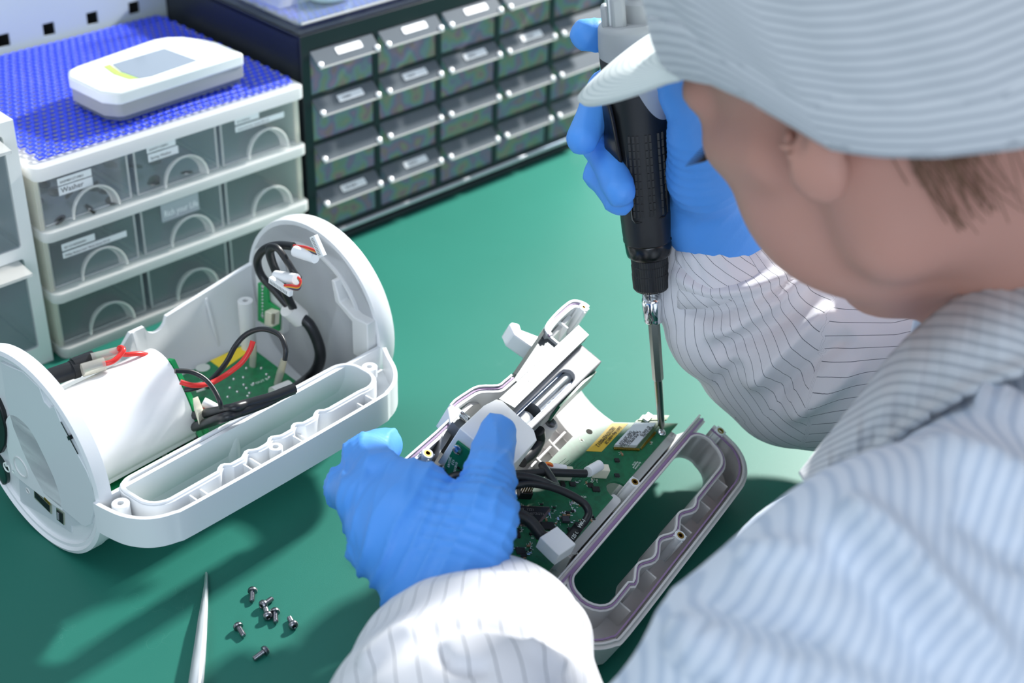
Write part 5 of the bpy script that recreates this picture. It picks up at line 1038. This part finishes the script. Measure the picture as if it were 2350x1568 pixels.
# ------------------------------------------------------------------ person: landmarks
HC = np.array([.1633, .5755, .3303]); HF = np.array([-.5282, .6087, -.592]); HL = np.array([-.6512, -.7378, -.1776]); HU = np.cross(HF, HL); HU /= np.linalg.norm(HU); HL = np.cross(HU, HF); HL /= np.linalg.norm(HL); HF /= np.linalg.norm(HF)
HR = np.stack([HF, HL, HU], 1)
def hp(f, l, u): return HC + (HF * f + HL * l + HU * u) / 1000
def ab(a, b, z): return A3(AB(a, b, z))
def hz(px, py, z): return A3(at(px, py, z))
def ht(px, py, t): return A3(atd(px, py, t))
neck = ab(.606, .200, .235); shL = ab(.395, .160, .150); shR = ab(.735, .190, .190); elL = ab(.225, .205, .066); elR = ht(1865, 815, .865)
wrL = hz(1015, 1345, .078); wrR = ht(1640, 500, .815); chest = ab(.575, .075, .04); belly = ab(.575, -.03, -.22)
skin = mat('skin', '#c69484', .5, sub=.12, spec=.35); 
# left hand: over the left end of the opened device, thumb on the white block
K = 1.0
thT = A3(M2 @ d2(1124, 1014, .030)) + A3(n2_) * .009
Lh = dict(thumb=[hz(1050, 1290, .090), hz(1108, 1180, .110), hz(1122, 1090, .112), thT], index=[hz(962, 1140, .104), hz(872, 1096, .104), hz(838, 1050, .094), hz(884, 1022, .084)],
          middle=[hz(925, 1178, .104), hz(835, 1143, .100), hz(797, 1120, .082), hz(838, 1085, .066)], ring=[hz(905, 1222, .098), hz(852, 1205, .094), hz(838, 1190, .070), hz(868, 1150, .055)],
          pinky=[hz(900, 1268, .088), hz(858, 1262, .084), hz(853, 1245, .062), hz(880, 1210, .050)])
def hand(H, wr, arm, glove):
    g = .0 if glove else -.0028; P = []; rk = dict(thumb=(.0170, .0130, .0108, .0082), index=(.0125, .0112, .0100, .0085), middle=(.0125, .0112, .0100, .0085), ring=(.0120, .0105, .0096, .0080), pinky=(.0110, .0095, .0088, .0075))
    for n_, pts in H.items():
        P += s_chain(pts, [r * H_SC + g for r in rk[n_]], .0035)
        if n_ != 'thumb': P.append(s_cone(wr, pts[0], .0200 + g, .0130 + g, .014))
    mcp = [H[n_][0] for n_ in ('index', 'middle', 'ring', 'pinky')]
    for i in range(3): P.append(s_cone(mcp[i] * .75 + wr * .25, mcp[i + 1] * .75 + wr * .25, .0135 + g, .0130 + g, .010))
    P.append(s_cone(wr, H['thumb'][0], .0190 + g, .0175 + g, .016)); P.append(s_cone(H['thumb'][1] * .75 + H['thumb'][0] * .25, mcp[0] * .65 + wr * .35, .0120 + g, .0120 + g, .016))
    P.append(s_cone(H['thumb'][0], mcp[1] * .5 + wr * .5, .0150 + g, .0130 + g, .014))
    P.append(s_cone(wr, arm, .0225 + g, .0250 + g, .012)); return P
H_SC = 1.12
armL = wrL + (elL - wrL) * .22
# right hand: wrapped round the screwdriver
def hd_(l): return [ht(*p) for p in l]
Rh = dict(thumb=hd_([(1625, 400, 0.778), (1602, 300, 0.750), (1568, 225, 0.733), (1535, 170, 0.726)]), index=hd_([(1600, 130, 0.778), (1530, 85, 0.800), (1440, 84, 0.794), (1345, 80, 0.783)]),
          middle=hd_([(1612, 215, 0.790), (1520, 190, 0.813), (1392, 205, 0.800), (1336, 318, 0.778)]), ring=hd_([(1615, 300, 0.800), (1510, 300, 0.823), (1380, 335, 0.802), (1424, 440, 0.772)]),
          pinky=hd_([(1612, 370, 0.808), (1510, 375, 0.826), (1380, 400, 0.810), (1420, 462, 0.784)]))
armR = wrR + (elR - wrR) * .45
bl = mat('blue_nitrile', '#55a0f6', .52, spec=.45, bump=(700, .12, .0006))
glove_prims = {}
for nm_, H, wr_, arm_ in (('left', Lh, wrL, armL), ('right', Rh, wrR, armR)):
    H_SC = 1.12 if nm_ == 'left' else 1.02; glove_prims[nm_] = hand(H, wr_, arm_, True); globals()['inner_' + nm_] = hand(H, wr_, arm_, False)
# body: head, neck, torso, arms and hands in one surface
B = []
E_ = lambda c, r, k=.012, op='+', R=None: s_ell(hp(*c), np.array(r) / 1000, HR if R is None else R, k, op)
Cn = lambda a, b, ra, rb, k=.010: s_cone(hp(*a), hp(*b), ra / 1000, rb / 1000, k)
B += [E_((-8, 0, 45), (94, 74, 80)), E_((42, 0, -18), (48, 60, 78), .02), Cn((54, 0, -66), (66, 0, -82), 30, 18, .018)]
for s_ in (1, -1):
    B += [Cn((8, 50 * s_, -54), (66, 13 * s_, -88), 17, 14, .024), Cn((4, 54 * s_, -20), (8, 51 * s_, -52), 18, 16, .022), E_((57, 37 * s_, -36), (31, 26, 40), .018), Cn((84, 10 * s_, 32), (72, 44 * s_, 30), 10, 10, .010), Cn((74, 44 * s_, 4), (40, 60 * s_, -4), 12, 12, .014)]
B += [Cn((94, 0, 16), (112, 0, -22), 7, 9, .008), Cn((98, 11, -26), (98, -11, -26), 8, 8, .005), E_((92, 0, -52), (14, 24, 18), .012), Cn((102, -12, -52), (102, 12, -52), 4.5, 4.5, .004), Cn((99, -11, -61), (99, 11, -61), 5.5, 5.5, .004)]
for s_ in (1, -1):
    B += [E_((97, 32 * s_, 10), (15, 17, 12), .008, '-'), E_((79, 32 * s_, 9), (13, 14, 11.5), .003)]
    e = np.stack([HF * .95 + HL * .3 * s_, HL * .95 * s_ - HF * .3, HU], 1); e = np.stack([e[:, 0] / np.linalg.norm(e[:, 0]), e[:, 1] / np.linalg.norm(e[:, 1]), HU], 1)
    B += [s_ell(hp(-7, 83 * s_, 17), (.0170, .0055, .030), e, .002), s_ell(hp(-2, 84 * s_, -12), (.0125, .0058, .0135), e, .002), s_ell(hp(-1, 88 * s_, 13), (.0088, .0065, .015), e, .003, '-'), Cn((9, 78 * s_, 4), (7, 77 * s_, -6), 3.6, 3.2, .004)]
B += [s_cone(hp(-36, 0, -15), neck + np.array([0, 0, -.01]), .054, .050, .035), s_cone(hp(-16, 0, -48), neck, .040, .042, .03)]
B += [s_cone(neck - np.array([0, 0, .04]), chest, .075, .120, .05), s_cone(chest, belly, .115, .120, .06), s_cone(shL, neck - np.array([0, 0, .05]), .050, .055, .04), s_cone(shR, neck - np.array([0, 0, .05]), .050, .055, .04)]
for sh, el, wr_ in ((shL, elL, wrL), (shR, elR, wrR)): B += [s_cone(sh, el, .046, .032, .02), s_cone(el, wr_, .032, .0185, .012)]
B += inner_left + inner_right
f, lo, hi = field(B); v, q = polygonise(f, lo, hi, .0030); v = smooth_pts(v, q, 1, .35)
person = mesh_of('person', v, q, skin); tag(person, 'person in white striped coat, cap and blue gloves bending over the opened device', 'person')
# mouth, brows and lashes
for s_ in (1, -1):
    q_ = MB(); rn = random.Random(1)
    for k in range(26):
        t = k / 25; b0 = hp(88 - 9 * t, (16 + 26 * t) * s_, 29 + 3 * math.sin(t * 3)); dr = (HL * s_ * .9 + HF * .35 + HU * .2); q_.tube([b0, b0 + dr * .007], [.0007, .0002], 4)
    q_.build('eyebrow', mat('dark_hair', '#2a1e18', .6), person)
for s_ in (1, -1):
    q_ = MB()
    for k in range(16):
        t = k / 15; b0 = hp(91 - 10 * t * t, (20 + 26 * t) * s_, 5 - 1.5 * t); q_.tube([b0, b0 + (HF * .9 + HL * s_ * (.1 + .7 * t) - HU * .25) * .006, b0 + (HF * .95 + HL * s_ * (.2 + .9 * t) + HU * .1) * .011], [.0005, .0004, .00015], 4)
    q_.build('eyelashes', MATS['dark_hair'], person)
q_ = MB(); q_.tube([hp(103, l, -56.6 - abs(l) * .05) for l in (-20, -10, 0, 10, 20)], .0006, 5); q_.build('lip_line', mat('lip_line', '#7d4238', .5), person)
# gloves
for nm_ in ('left', 'right'):
    f, lo, hi = field(glove_prims[nm_]); v, q = polygonise(f, lo, hi, .00155); v = smooth_pts(v, q, 2, .4); n_ = vnormals(v, q)
    wr_, H = (wrL, Lh) if nm_ == 'left' else (wrR, Rh)
    mid = (H['index'][0] + H['ring'][0]) / 2; ax_ = (mid - wr_); L0 = np.linalg.norm(ax_); ax_ /= L0; t = (v - wr_) @ ax_
    # stretched-film wrinkles: across the palm and round thumb and fingers
    thd = H['thumb'][2] - H['thumb'][0]; thL = np.linalg.norm(thd); thd /= thL; tt = (v - H['thumb'][0]) @ thd; dth = np.linalg.norm(v - H['thumb'][0] - np.clip(tt, 0, thL)[:, None] * thd, axis=1)
    wth = np.exp(-(np.maximum(dth - .017, 0) / .010) ** 2) * np.clip(1 - (tt - .035) / .02, 0, 1) * np.clip((tt + .02) / .02, 0, 1)
    cr_ = np.cross(ax_, A3(ray(1000, 1200))); cr_ /= np.linalg.norm(cr_); x_ = (v - wr_) @ cr_
    warp = vnoise(v, 60, 3) * 1.4 + vnoise(v, 140, 5) * .5
    d = wth * .0020 * ridge(tt * 520 + warp * 1.2, 1.6)
    d += (1 - wth) * np.exp(-((t - .020) / .030) ** 2) * .0026 * ridge((t * .75 + x_ * .62) * 330 + warp * 1.6, 1.6)
    d += (1 - wth) * np.clip((t - .03) / .03, 0, 1) * .0013 * ridge((t * .5 + x_ * .9) * 300 + warp * 2, 2.0)
    for fn_ in ('index', 'middle', 'ring', 'pinky'):
        for j in (1, 2):
            r_ = np.linalg.norm(v - H[fn_][j], axis=1); dd = H[fn_][j + 1] - H[fn_][j - 1]; dd /= np.linalg.norm(dd); d += np.exp(-(r_ / .013) ** 2) * .0012 * ridge(((v - H[fn_][j]) @ dd) * 620 + warp, 1.5)
    if nm_ == 'right': d = d * .35
    v = v + n_ * d[:, None]
    o = mesh_of('glove', v, q, bl, person); o['label'] = 'blue nitrile glove on the left hand' if nm_ == 'left' else 'blue nitrile glove on the right hand'
# ------------------------------------------------------------------ clothes
def cloth(name, base, line, width=.09, dash=0, rough=.75):
    m = bpy.data.materials.new(name); m.use_nodes = True; nt = m.node_tree; b = nt.nodes['Principled BSDF']; L = nt.links.new
    at_ = nt.nodes.new('ShaderNodeAttribute'); at_.attribute_name = 'stripe'; fr = nt.nodes.new('ShaderNodeMath'); fr.operation = 'FRACT'; L(at_.outputs['Fac'], fr.inputs[0])
    sb = nt.nodes.new('ShaderNodeMath'); sb.operation = 'SUBTRACT'; sb.inputs[1].default_value = .5; L(fr.outputs[0], sb.inputs[0]); ab_ = nt.nodes.new('ShaderNodeMath'); ab_.operation = 'ABSOLUTE'; L(sb.outputs[0], ab_.inputs[0])
    mr = nt.nodes.new('ShaderNodeMapRange'); mr.inputs['From Min'].default_value = width * .5; mr.inputs['From Max'].default_value = width; mr.inputs['To Min'].default_value = 1; mr.inputs['To Max'].default_value = 0; L(ab_.outputs[0], mr.inputs['Value'])
    mx = nt.nodes.new('ShaderNodeMix'); mx.data_type = 'RGBA'; mx.inputs['A'].default_value = lin(base); mx.inputs['B'].default_value = lin(line); L(mr.outputs['Result'], mx.inputs['Factor']); L(mx.outputs['Result'], b.inputs['Base Color'])
    b.inputs['Roughness'].default_value = rough; b.inputs['Sheen Weight'].default_value = .2; b.inputs['Specular IOR Level'].default_value = .25
    tc = nt.nodes.new('ShaderNodeTexCoord'); n = nt.nodes.new('ShaderNodeTexNoise'); n.inputs['Scale'].default_value = 1500; L(tc.outputs['Object'], n.inputs['Vector']); bp = nt.nodes.new('ShaderNodeBump'); bp.inputs['Strength'].default_value = .1; bp.inputs['Distance'].default_value = .0004; L(n.outputs['Fac'], bp.inputs['Height']); L(bp.outputs['Normal'], b.inputs['Normal'])
    MATS[name] = m; return m
sleeve_m = cloth('sleeve_fabric', '#e6e6ea', '#6a7078', .032); coat_m = cloth('coat_fabric', '#e2ebf7', '#c6d4e6', .25); cap_m = cloth('cap_fabric', '#d3d7da', '#b3b9bf', .22)  # coat body bluer than its sleeves: cool light put into the base colour
def axis_angle(v, P):
    P = [np.array(p) for p in P]; best = np.full(len(v), 9.); ang = np.zeros(len(v)); ref = None
    for i in range(len(P) - 1):
        a, b = P[i], P[i + 1]; d = b - a; L_ = np.linalg.norm(d); d = d / L_
        if ref is None: ref = np.cross(d, A3(ray(1175, 900))); 
        ref = ref - d * (ref @ d); ref /= np.linalg.norm(ref); e2_ = np.cross(d, ref)
        t = np.clip((v - a) @ d, 0, L_); w = v - a - t[:, None] * d; r = np.linalg.norm(w, axis=1); g = np.arctan2(w @ e2_, w @ ref)
        m_ = r < best; best[m_] = r[m_]; ang[m_] = g[m_]
    return ang, best
# --- left forearm sleeve: wide cuff turned over, resting on the mat
def sleeve_left():
    c = lambda px, py, z: hz(px, py, z)
    G1 = [s_cone(c(1010, 1462, .066), c(1195, 1455, .060), .0280, .0290, .015), s_cone(c(1105, 1455, .062), c(1100, 1500, .064), .0370, .0400, .02)]
    r1 = [c(925, 1452, .080), c(1000, 1425, .090), c(1100, 1412, .094), c(1200, 1415, .090), c(1275, 1440, .074)]
    G2 = [s_cone(c(1090, 1510, .064), c(1060, 1660, .068), .0420, .0520, .010), s_cone(c(1190, 1510, .060), c(1200, 1660, .064), .0300, .0400, .02), s_cone(c(960, 1540, .058), c(930, 1660, .058), .028, .034, .02)] + s_chain(r1, [.011, .013, .0135, .013, .012], .014)
    r2 = [c(985, 1560, .100), c(1060, 1590, .110), c(1180, 1585, .110), c(1290, 1560, .092)]
    G3 = [s_cone(c(1090, 1660, .076), c(1080, 1740, .078), .044, .050, .02)] + s_chain(r2, [.010, .012, .012, .011], .012)
    P = [s_group(G1, .002), s_group(G2, .0022), s_group(G3, .0022), s_cone(c(1060, 1700, .070), elL, .052, .058, .02)]
    return P
Pl = sleeve_left(); f, lo, hi = field(Pl); v, q = polygonise(f, lo, hi, .0024, lo_clip=(-9, -9, .001)); v = smooth_pts(v, q, 2, .4)
axL = [hz(1080, 1330, .070), hz(1070, 1480, .070), hz(1060, 1620, .070), elL]; ang, rad = axis_angle(v, axL); n_ = vnormals(v, q)
v = folds(v, n_, [([(930, 1500), (1040, 1440), (1180, 1450), (1290, 1500)], -.004, 16), ([(830, 1540), (900, 1470), (960, 1440)], .004, 18), ([(1000, 1480), (1040, 1530), (1130, 1540)], -.005, 16), ([(1200, 1470), (1300, 1540)], .004, 16)]); w1 = vnoise(v, 22, 4); d = .0012 * ridge(v @ A3(AX) * 42 + v @ A3(BX) * 40 + w1 * 1.6, 1.3) + .0020 * vnoise(v, 45, 9); v = v + n_ * d[:, None]; v[:, 2] = np.maximum(v[:, 2], .0012)
mesh_of('sleeve', v, q, sleeve_m, person, {'stripe': ang * .052 / .0088 + w1 * .35})
# cuff hem: a loose band of cloth round the wrist
def band(centres, radii, nrm_up, name, m, thick=.0012, n=72, spacing=.0088, wave=0):
    vs = []; st = []; R_ = len(centres)
    for i, (c, (ra, rb, e1_, e2_)) in enumerate(zip(centres, radii)):
        for k in range(n):
            a = 2 * PI * k / n; w = 1 + wave * math.sin(a * 17 + i * .7) * .5 + wave * math.sin(a * 29 + i) * .4; vs.append(c + (e1_ * math.cos(a) * ra + e2_ * math.sin(a) * rb) * w); st.append(a * (ra + rb) / 2 / spacing)
    fs = [(i * n + k, i * n + (k + 1) % n, (i + 1) * n + (k + 1) % n, (i + 1) * n + k) for i in range(R_ - 1) for k in range(n)]
    o = mesh_of(name, np.array(vs), np.array(fs), m, person, {'stripe': np.array(st)}); k = o.modifiers.new('solid', 'SOLIDIFY'); k.thickness = thick; return o
def nz(v_): return v_ / np.linalg.norm(v_)
fa = nz(axL[2] - axL[0]); e1_ = nz(np.cross(fa, A3(ray(1080, 1350)))); e2_ = np.cross(fa, e1_)
cs = [hz(1098, 1425, .060), hz(1098, 1440, .061), hz(1097, 1458, .062), hz(1096, 1478, .063), hz(1094, 1500, .064)]; rr = [(.0440, .026, e1_, e2_), (.0465, .031, e1_, e2_), (.0480, .0355, e1_, e2_), (.0485, .038, e1_, e2_), (.0450, .038, e1_, e2_)]
band(cs, rr, None, 'cuff', sleeve_m, .0012, 96, .0088, .010)
q_ = MB(); el_ = spline([Vector(hz(*p)) for p in ((925, 1345, .085), (932, 1322, .092), (950, 1312, .096), (962, 1325, .096), (955, 1345, .092), (935, 1362, .086))], 6); q_.tube(el_, .0018, 8); q_.tube(spline([Vector(hz(*p)) for p in ((930, 1335, .090), (945, 1325, .096), (960, 1330, .094), (968, 1318, .094))], 6), .0030, 8, flat=.5); q_.build('elastic_loop', mat('pale_blue_elastic', '#8cc4ea', .6), person)
# --- right sleeve: gathered cuff, then big folds down to the elbow on the mat
def sleeve_right():
    c = ht
    P = [s_cone(c(1632, 560, 0.829), c(1690, 650, 0.841), .026, .040, .012), s_cone(c(1592, 640, 0.833), c(1760, 640, 0.843), .021, .034, .005), s_cone(c(1574, 690, 0.836), c(1800, 720, 0.837), .016, .034, .004),
         s_cone(c(1640, 770, 0.840), c(1850, 760, 0.841), .026, .040, .005), s_cone(c(1722, 840, 0.854), c(1900, 800, 0.851), .026, .038, .006), s_cone(c(1788, 892, 0.860), c(1912, 852, 0.860), .0275, .044, .008), s_cone(c(1690, 650, 0.841), elR, .038, .046, .02)]
    P += [s_cone(elR, c(2100, 760, 0.841), .046, .058, .03), s_cone(c(1572, 660, 0.836), c(1712, 830, 0.856), .012, .026, .012), s_cone(c(2100, 800, 0.841), shR, .060, .068, .03)]
    return P
Pr = sleeve_right(); f, lo, hi = field(Pr); v, q = polygonise(f, lo, hi, .0026, lo_clip=(-9, -9, .001)); v = smooth_pts(v, q, 2, .4); n_ = vnormals(v, q)
axR = [ht(1640, 520, .820), ht(1690, 650, .835), ht(1760, 780, .85), elR, ht(2100, 800, .82), shR]; ang, rad = axis_angle(v, axR); w1 = vnoise(v, 26, 14)
v = folds(v, n_, [([(1540, 620), (1620, 668), (1720, 662), (1840, 610)], .007, 16), ([(1560, 590), (1640, 632), (1740, 622)], -.005, 14), ([(1610, 775), (1700, 735), (1790, 680), (1880, 620)], .008, 18), ([(1630, 810), (1740, 770), (1850, 700)], -.006, 18), ([(1560, 700), (1640, 725), (1720, 700)], -.005, 16), ([(1710, 890), (1800, 800), (1920, 700)], .009, 22), ([(1760, 930), (1860, 840), (1960, 760)], -.007, 22), ([(1640, 880), (1700, 830)], -.004, 16), ([(1800, 960), (1900, 900), (1980, 830)], .006, 20)]); u_ = A3(ray(1700, 800)); gx = A3((_W[:, 0])); gy = A3((_W[:, 1])); X_, Y_ = v @ gx, v @ gy
d = .0014 * ridge((Y_ * .8 - X_ * .45) * 75 + w1 * 1.5, 1.2) + .0016 * vnoise(v, 55, 6); v = v + n_ * d[:, None]; v[:, 2] = np.maximum(v[:, 2], .0012)
mesh_of('sleeve', v, q, sleeve_m, person, {'stripe': ang * .050 / .0070 + w1 * .5})
fa = nz(axR[1] - axR[0]); e1_ = nz(np.cross(fa, A3(ray(1640, 560)))); e2_ = np.cross(fa, e1_)
cs = [ht(1628, 528, .817), ht(1632, 545, .819), ht(1637, 560, .822), ht(1642, 580, .825), ht(1650, 605, .828), ht(1662, 630, .832)]; rr = [(.0235, .024, e1_, e2_), (.0252, .0255, e1_, e2_), (.0262, .027, e1_, e2_), (.029, .030, e1_, e2_), (.033, .034, e1_, e2_), (.037, .037, e1_, e2_)]
band(cs, rr, None, 'cuff', sleeve_m, .0012, 160, .0070, .018)
# --- coat body with left shoulder and upper arm
def coat_prims():
    P = [s_cone(neck - np.array([0, 0, .095]), chest, .095, .150, .05), s_cone(chest, belly, .145, .150, .06), s_cone(shL, neck - np.array([0, 0, .080]), .068, .064, .04), s_cone(shR, neck - np.array([0, 0, .080]), .068, .064, .04), s_cone(shL, elL, .080, .070, .03), s_cone(ab(.49, .165, .150), neck - np.array([0, 0, .055]), .050, .068, .04), s_cone(shR, shR * .6 + elR * .4, .075, .068, .03), s_cone(shL, chest, .080, .12, .04)]
    P += [s_cone(ab(.478, .245, .090), ab(.560, .225, .115), .052, .052, .03)]
    return P
f, lo, hi = field(coat_prims()); v, q = polygonise(f, lo, hi, .0050); v = smooth_pts(v, q, 2, .5); n_ = vnormals(v, q)
v = folds(v, n_, [([(1930, 1150), (2060, 1250), (2170, 1370), (2340, 1560)], .012, 34), ([(1860, 1230), (2000, 1340), (2100, 1480), (2160, 1600)], -.008, 45), ([(1560, 1470), (1700, 1530), (1900, 1570), (2080, 1640)], .011, 30), ([(1600, 1400), (1760, 1440), (1900, 1500)], -.007, 40), ([(2120, 1000), (2230, 1070), (2380, 1150)], .010, 28), ([(2250, 910), (2400, 1010)], .009, 26), ([(2180, 1150), (2380, 1300)], -.007, 40), ([(1700, 1290), (1800, 1270), (1900, 1290)], .006, 28)]); n_ = vnormals(v, q); w1 = vnoise(v, 11, 31); X_, Y_ = v @ gx, v @ gy
d = .0060 * ridge((X_ * .55 + Y_ * .83) * 0 + (X_ * .62 - Y_ * .78) * 26 + w1 * 1.8 + .6, 1.6) + .0035 * ridge((X_ * .2 - Y_ * .98) * 34 + w1 * 2.2, 1.6); v = v + n_ * d[:, None]
ii = (v[:, 2] < .004) & ((v @ A3(BX)) > .195); v[ii] -= np.outer((v[ii] @ A3(BX)) - .195, A3(BX))
mesh_of('coat', v, q, coat_m, person, {'stripe': (X_ * .90 + Y_ * .42 + w1 * .003) / .0046})
# collar and front edge: a double band of cloth from the nape to the chest
up = [(2560, 560, .60), (2450, 560, .605), (2350, 600, .612), (2250, 645, .618), (2140, 720, .628), (2050, 805, .636), (1960, 920, .648), (1890, 1010, .660), (1832, 1085, .672)]
dn = [(2560, 860, .560), (2450, 850, .565), (2350, 848, .575), (2210, 900, .588), (2110, 958, .600), (2030, 1015, .612), (1960, 1075, .628), (1900, 1125, .642), (1862, 1135, .655)]
U_ = spline([Vector(ht(*p)) for p in up], 8); D_ = spline([Vector(ht(*p)) for p in dn], 8); vs = []; st = []; M_ = 16
for i, (a, b_) in enumerate(zip(U_, D_)):
    toE = (Vector(EYE) - (a + b_) / 2).normalized()
    for j in range(M_ + 1):
        t = j / M_; p = a * (1 - t) + b_ * t + toE * (.012 * math.sin(PI * min(1, t * 1.15)) + .0015 * math.sin(i * .9 + t * 4) + .0010 * math.sin(i * 2.3)) ; vs.append(A3(p)); st.append((t * .055 + i * .0022) / .0062)
n_ = len(U_); fs = [(i * (M_ + 1) + j, (i + 1) * (M_ + 1) + j, (i + 1) * (M_ + 1) + j + 1, i * (M_ + 1) + j + 1) for i in range(n_ - 1) for j in range(M_)]
o = mesh_of('collar', np.array(vs), np.array(fs), cap_m, person, {'stripe': np.array(st)}); k = o.modifiers.new('solid', 'SOLIDIFY'); k.thickness = .004; k.offset = -1
# --- cap with visor
def rim_u(a):
    d = abs((math.degrees(a) + 180) % 360 - 180); return float(np.interp(d, [0, 30, 50, 61, 72, 81, 89, 95, 105, 115, 130, 155, 180], [52, 49, 45, 42, 37, 27, 12, -2, -13, -22, -31, -38, -40]))
def cap_surface():
    N, Mr = 120, 40; vs = []; st = []
    for j in range(Mr + 1):
        t = j / Mr
        for k in range(N):
            a = 2 * PI * k / N; c, s = math.cos(a), math.sin(a)
            rim = rim_u(a)                                                             # height of the lower edge round the head
            puff = 1 + (.08 - .05 * c) * math.sin(min(1, t * 1.6) * PI * .5) * (1 - .6 * max(0, t - .75) / .25)
            if t < .5: prof = 1.0; 
            phi = t * PI / 2; rr = math.cos(phi) ** .55; hh = math.sin(phi) ** .95
            fr_ = max(0, c + .25) / 1.25; R_f, R_l = (106 - 20 * fr_ * min(1, t * 3.5), 88 - 4 * fr_ - 5 * fr_ * min(1, t * 3.5)); r1 = R_f * c * rr * puff - 8; r2 = R_l * s * rr * puff
            up_ = rim + (142 - rim) * hh
            w = 1 + .010 * math.sin(a * 9 + t * 5) * math.sin(t * PI) + .006 * math.sin(a * 23 + t * 9) * (1 - t)
            vs.append(hp(r1 * w, r2 * w, up_ + 1.5 * math.sin(a * 6 + 1) * math.sin(t * PI))); st.append((up_ - rim) / 1000 / .0045 + .3 * math.sin(a * 4))
    vs.append(hp(-8, 0, 143)); st.append(st[-1]); fs = [(j * N + k, j * N + (k + 1) % N, (j + 1) * N + (k + 1) % N, (j + 1) * N + k) for j in range(Mr) for k in range(N)]
    return np.array(vs), fs, np.array(st)
v, fs, st = cap_surface(); me = bpy.data.meshes.new('cap'); me.from_pydata(v.tolist(), [], fs); me.materials.append(cap_m); me.shade_smooth(); a_ = me.attributes.new('stripe', 'FLOAT', 'POINT'); a_.data.foreach_set('value', st.astype(np.float32)); o = bpy.data.objects.new('cap', me); COL.objects.link(o); o.parent = person; cap_o = o
k = o.modifiers.new('solid', 'SOLIDIFY'); k.thickness = .0022; k.offset = 1
vs = []; st = []; N, Mr = 140, 8
for j in range(Mr + 1):
    for k in range(N):
        a = 2 * PI * k / N; c, s = math.cos(a), math.sin(a); t = j / Mr; g = 1.012 + .020 * math.sin(t * PI * .9)
        fr_ = max(0, c + .25) / 1.25; vs.append(hp((106 - 11 * fr_ * t) * c * g - 8, (88 - 4 * fr_ - 3 * fr_ * t) * s * g, rim_u(a) - 1 + 27 * t + .8 * math.sin(a * 7))); st.append(27 * t / 1000 / .0045 + .3 * math.sin(a * 4))
fs = [(j * N + k, j * N + (k + 1) % N, (j + 1) * N + (k + 1) % N, (j + 1) * N + k) for j in range(Mr) for k in range(N)]
o = mesh_of('cap_band', np.array(vs), np.array(fs), cap_m, cap_o, {'stripe': np.array(st)}); k = o.modifiers.new('solid', 'SOLIDIFY'); k.thickness = .0022; k.offset = 0
vs = []; st = []; N, Mr = 48, 12
for j in range(Mr + 1):
    t = j / Mr
    for k in range(N + 1):
        a = math.radians(-60 + 120 * k / N); bf, bl, bu = 105 * math.cos(a) - 8, 85 * math.sin(a), rim_u(a) + 1; w = (k / N * 2 - 1); ol = 73 * math.sin(w * PI / 2) ** 1; of = -8 + 172 * max(0, 1 - abs(ol / 73.01) ** 3.6) ** .5; of = max(of, bf)
        ou = 54 - 10 * (ol / 66) ** 2; vs.append(hp(bf + (of - bf) * t, bl + (ol - bl) * t, bu + (ou - bu) * t + 5 * math.sin(t * PI) * math.cos(w * PI / 2))); st.append(t * 60 / 1000 / .0042)
fs = [(j * (N + 1) + k, (j + 1) * (N + 1) + k, (j + 1) * (N + 1) + k + 1, j * (N + 1) + k + 1) for j in range(Mr) for k in range(N)]
o = mesh_of('visor', np.array(vs), np.array(fs), cloth('visor_fabric', '#e3ebe7', '#cdd8d5', .22), cap_o, {'stripe': np.array(st)}); k = o.modifiers.new('solid', 'SOLIDIFY'); k.thickness = .0026; k.offset = 0
# --- hair: tucked under the cap, loose strands at temple and nape
hair = mat('brown_hair', '#84634e', .5); q_ = MB(); rn = random.Random(3)
for k in range(170):
    a = rn.random(); f0 = -30 - 62 * a + rn.uniform(-5, 5); l0 = math.sqrt(max(0, 1 - ((f0 + 8) / 97) ** 2)) * 74; u0 = 5
    P = [hp(f0, l0 + 1, u0), hp(f0 + rn.uniform(-3, 6), l0 * .97, -14), hp(f0 * .93 + rn.uniform(-4, 8), l0 * .90 + rn.uniform(-2, 2), -34 + rn.uniform(-6, 4)), hp(f0 * .84 + rn.uniform(-6, 8), l0 * .80 + rn.uniform(-3, 3), -56 + rn.uniform(-8, 6))]
    f_len = rn.choice((2, 3, 4)); q_.tube(spline([Vector(p) for p in P[:f_len]], 4), rn.uniform(.0002, .00035), 4)
for k in range(0):
    f0 = 14 + rn.uniform(0, 16); P = [hp(f0, 69 - f0 * .12, 26), hp(f0 - 2, 71 - f0 * .12, 10), hp(f0 - 6 + rn.uniform(-3, 3), 72 - f0 * .12, -4 - rn.uniform(0, 14))]; q_.tube(spline([Vector(p) for p in P], 4), rn.uniform(.0001, .00018), 4)
q_.build('hair', hair, person)
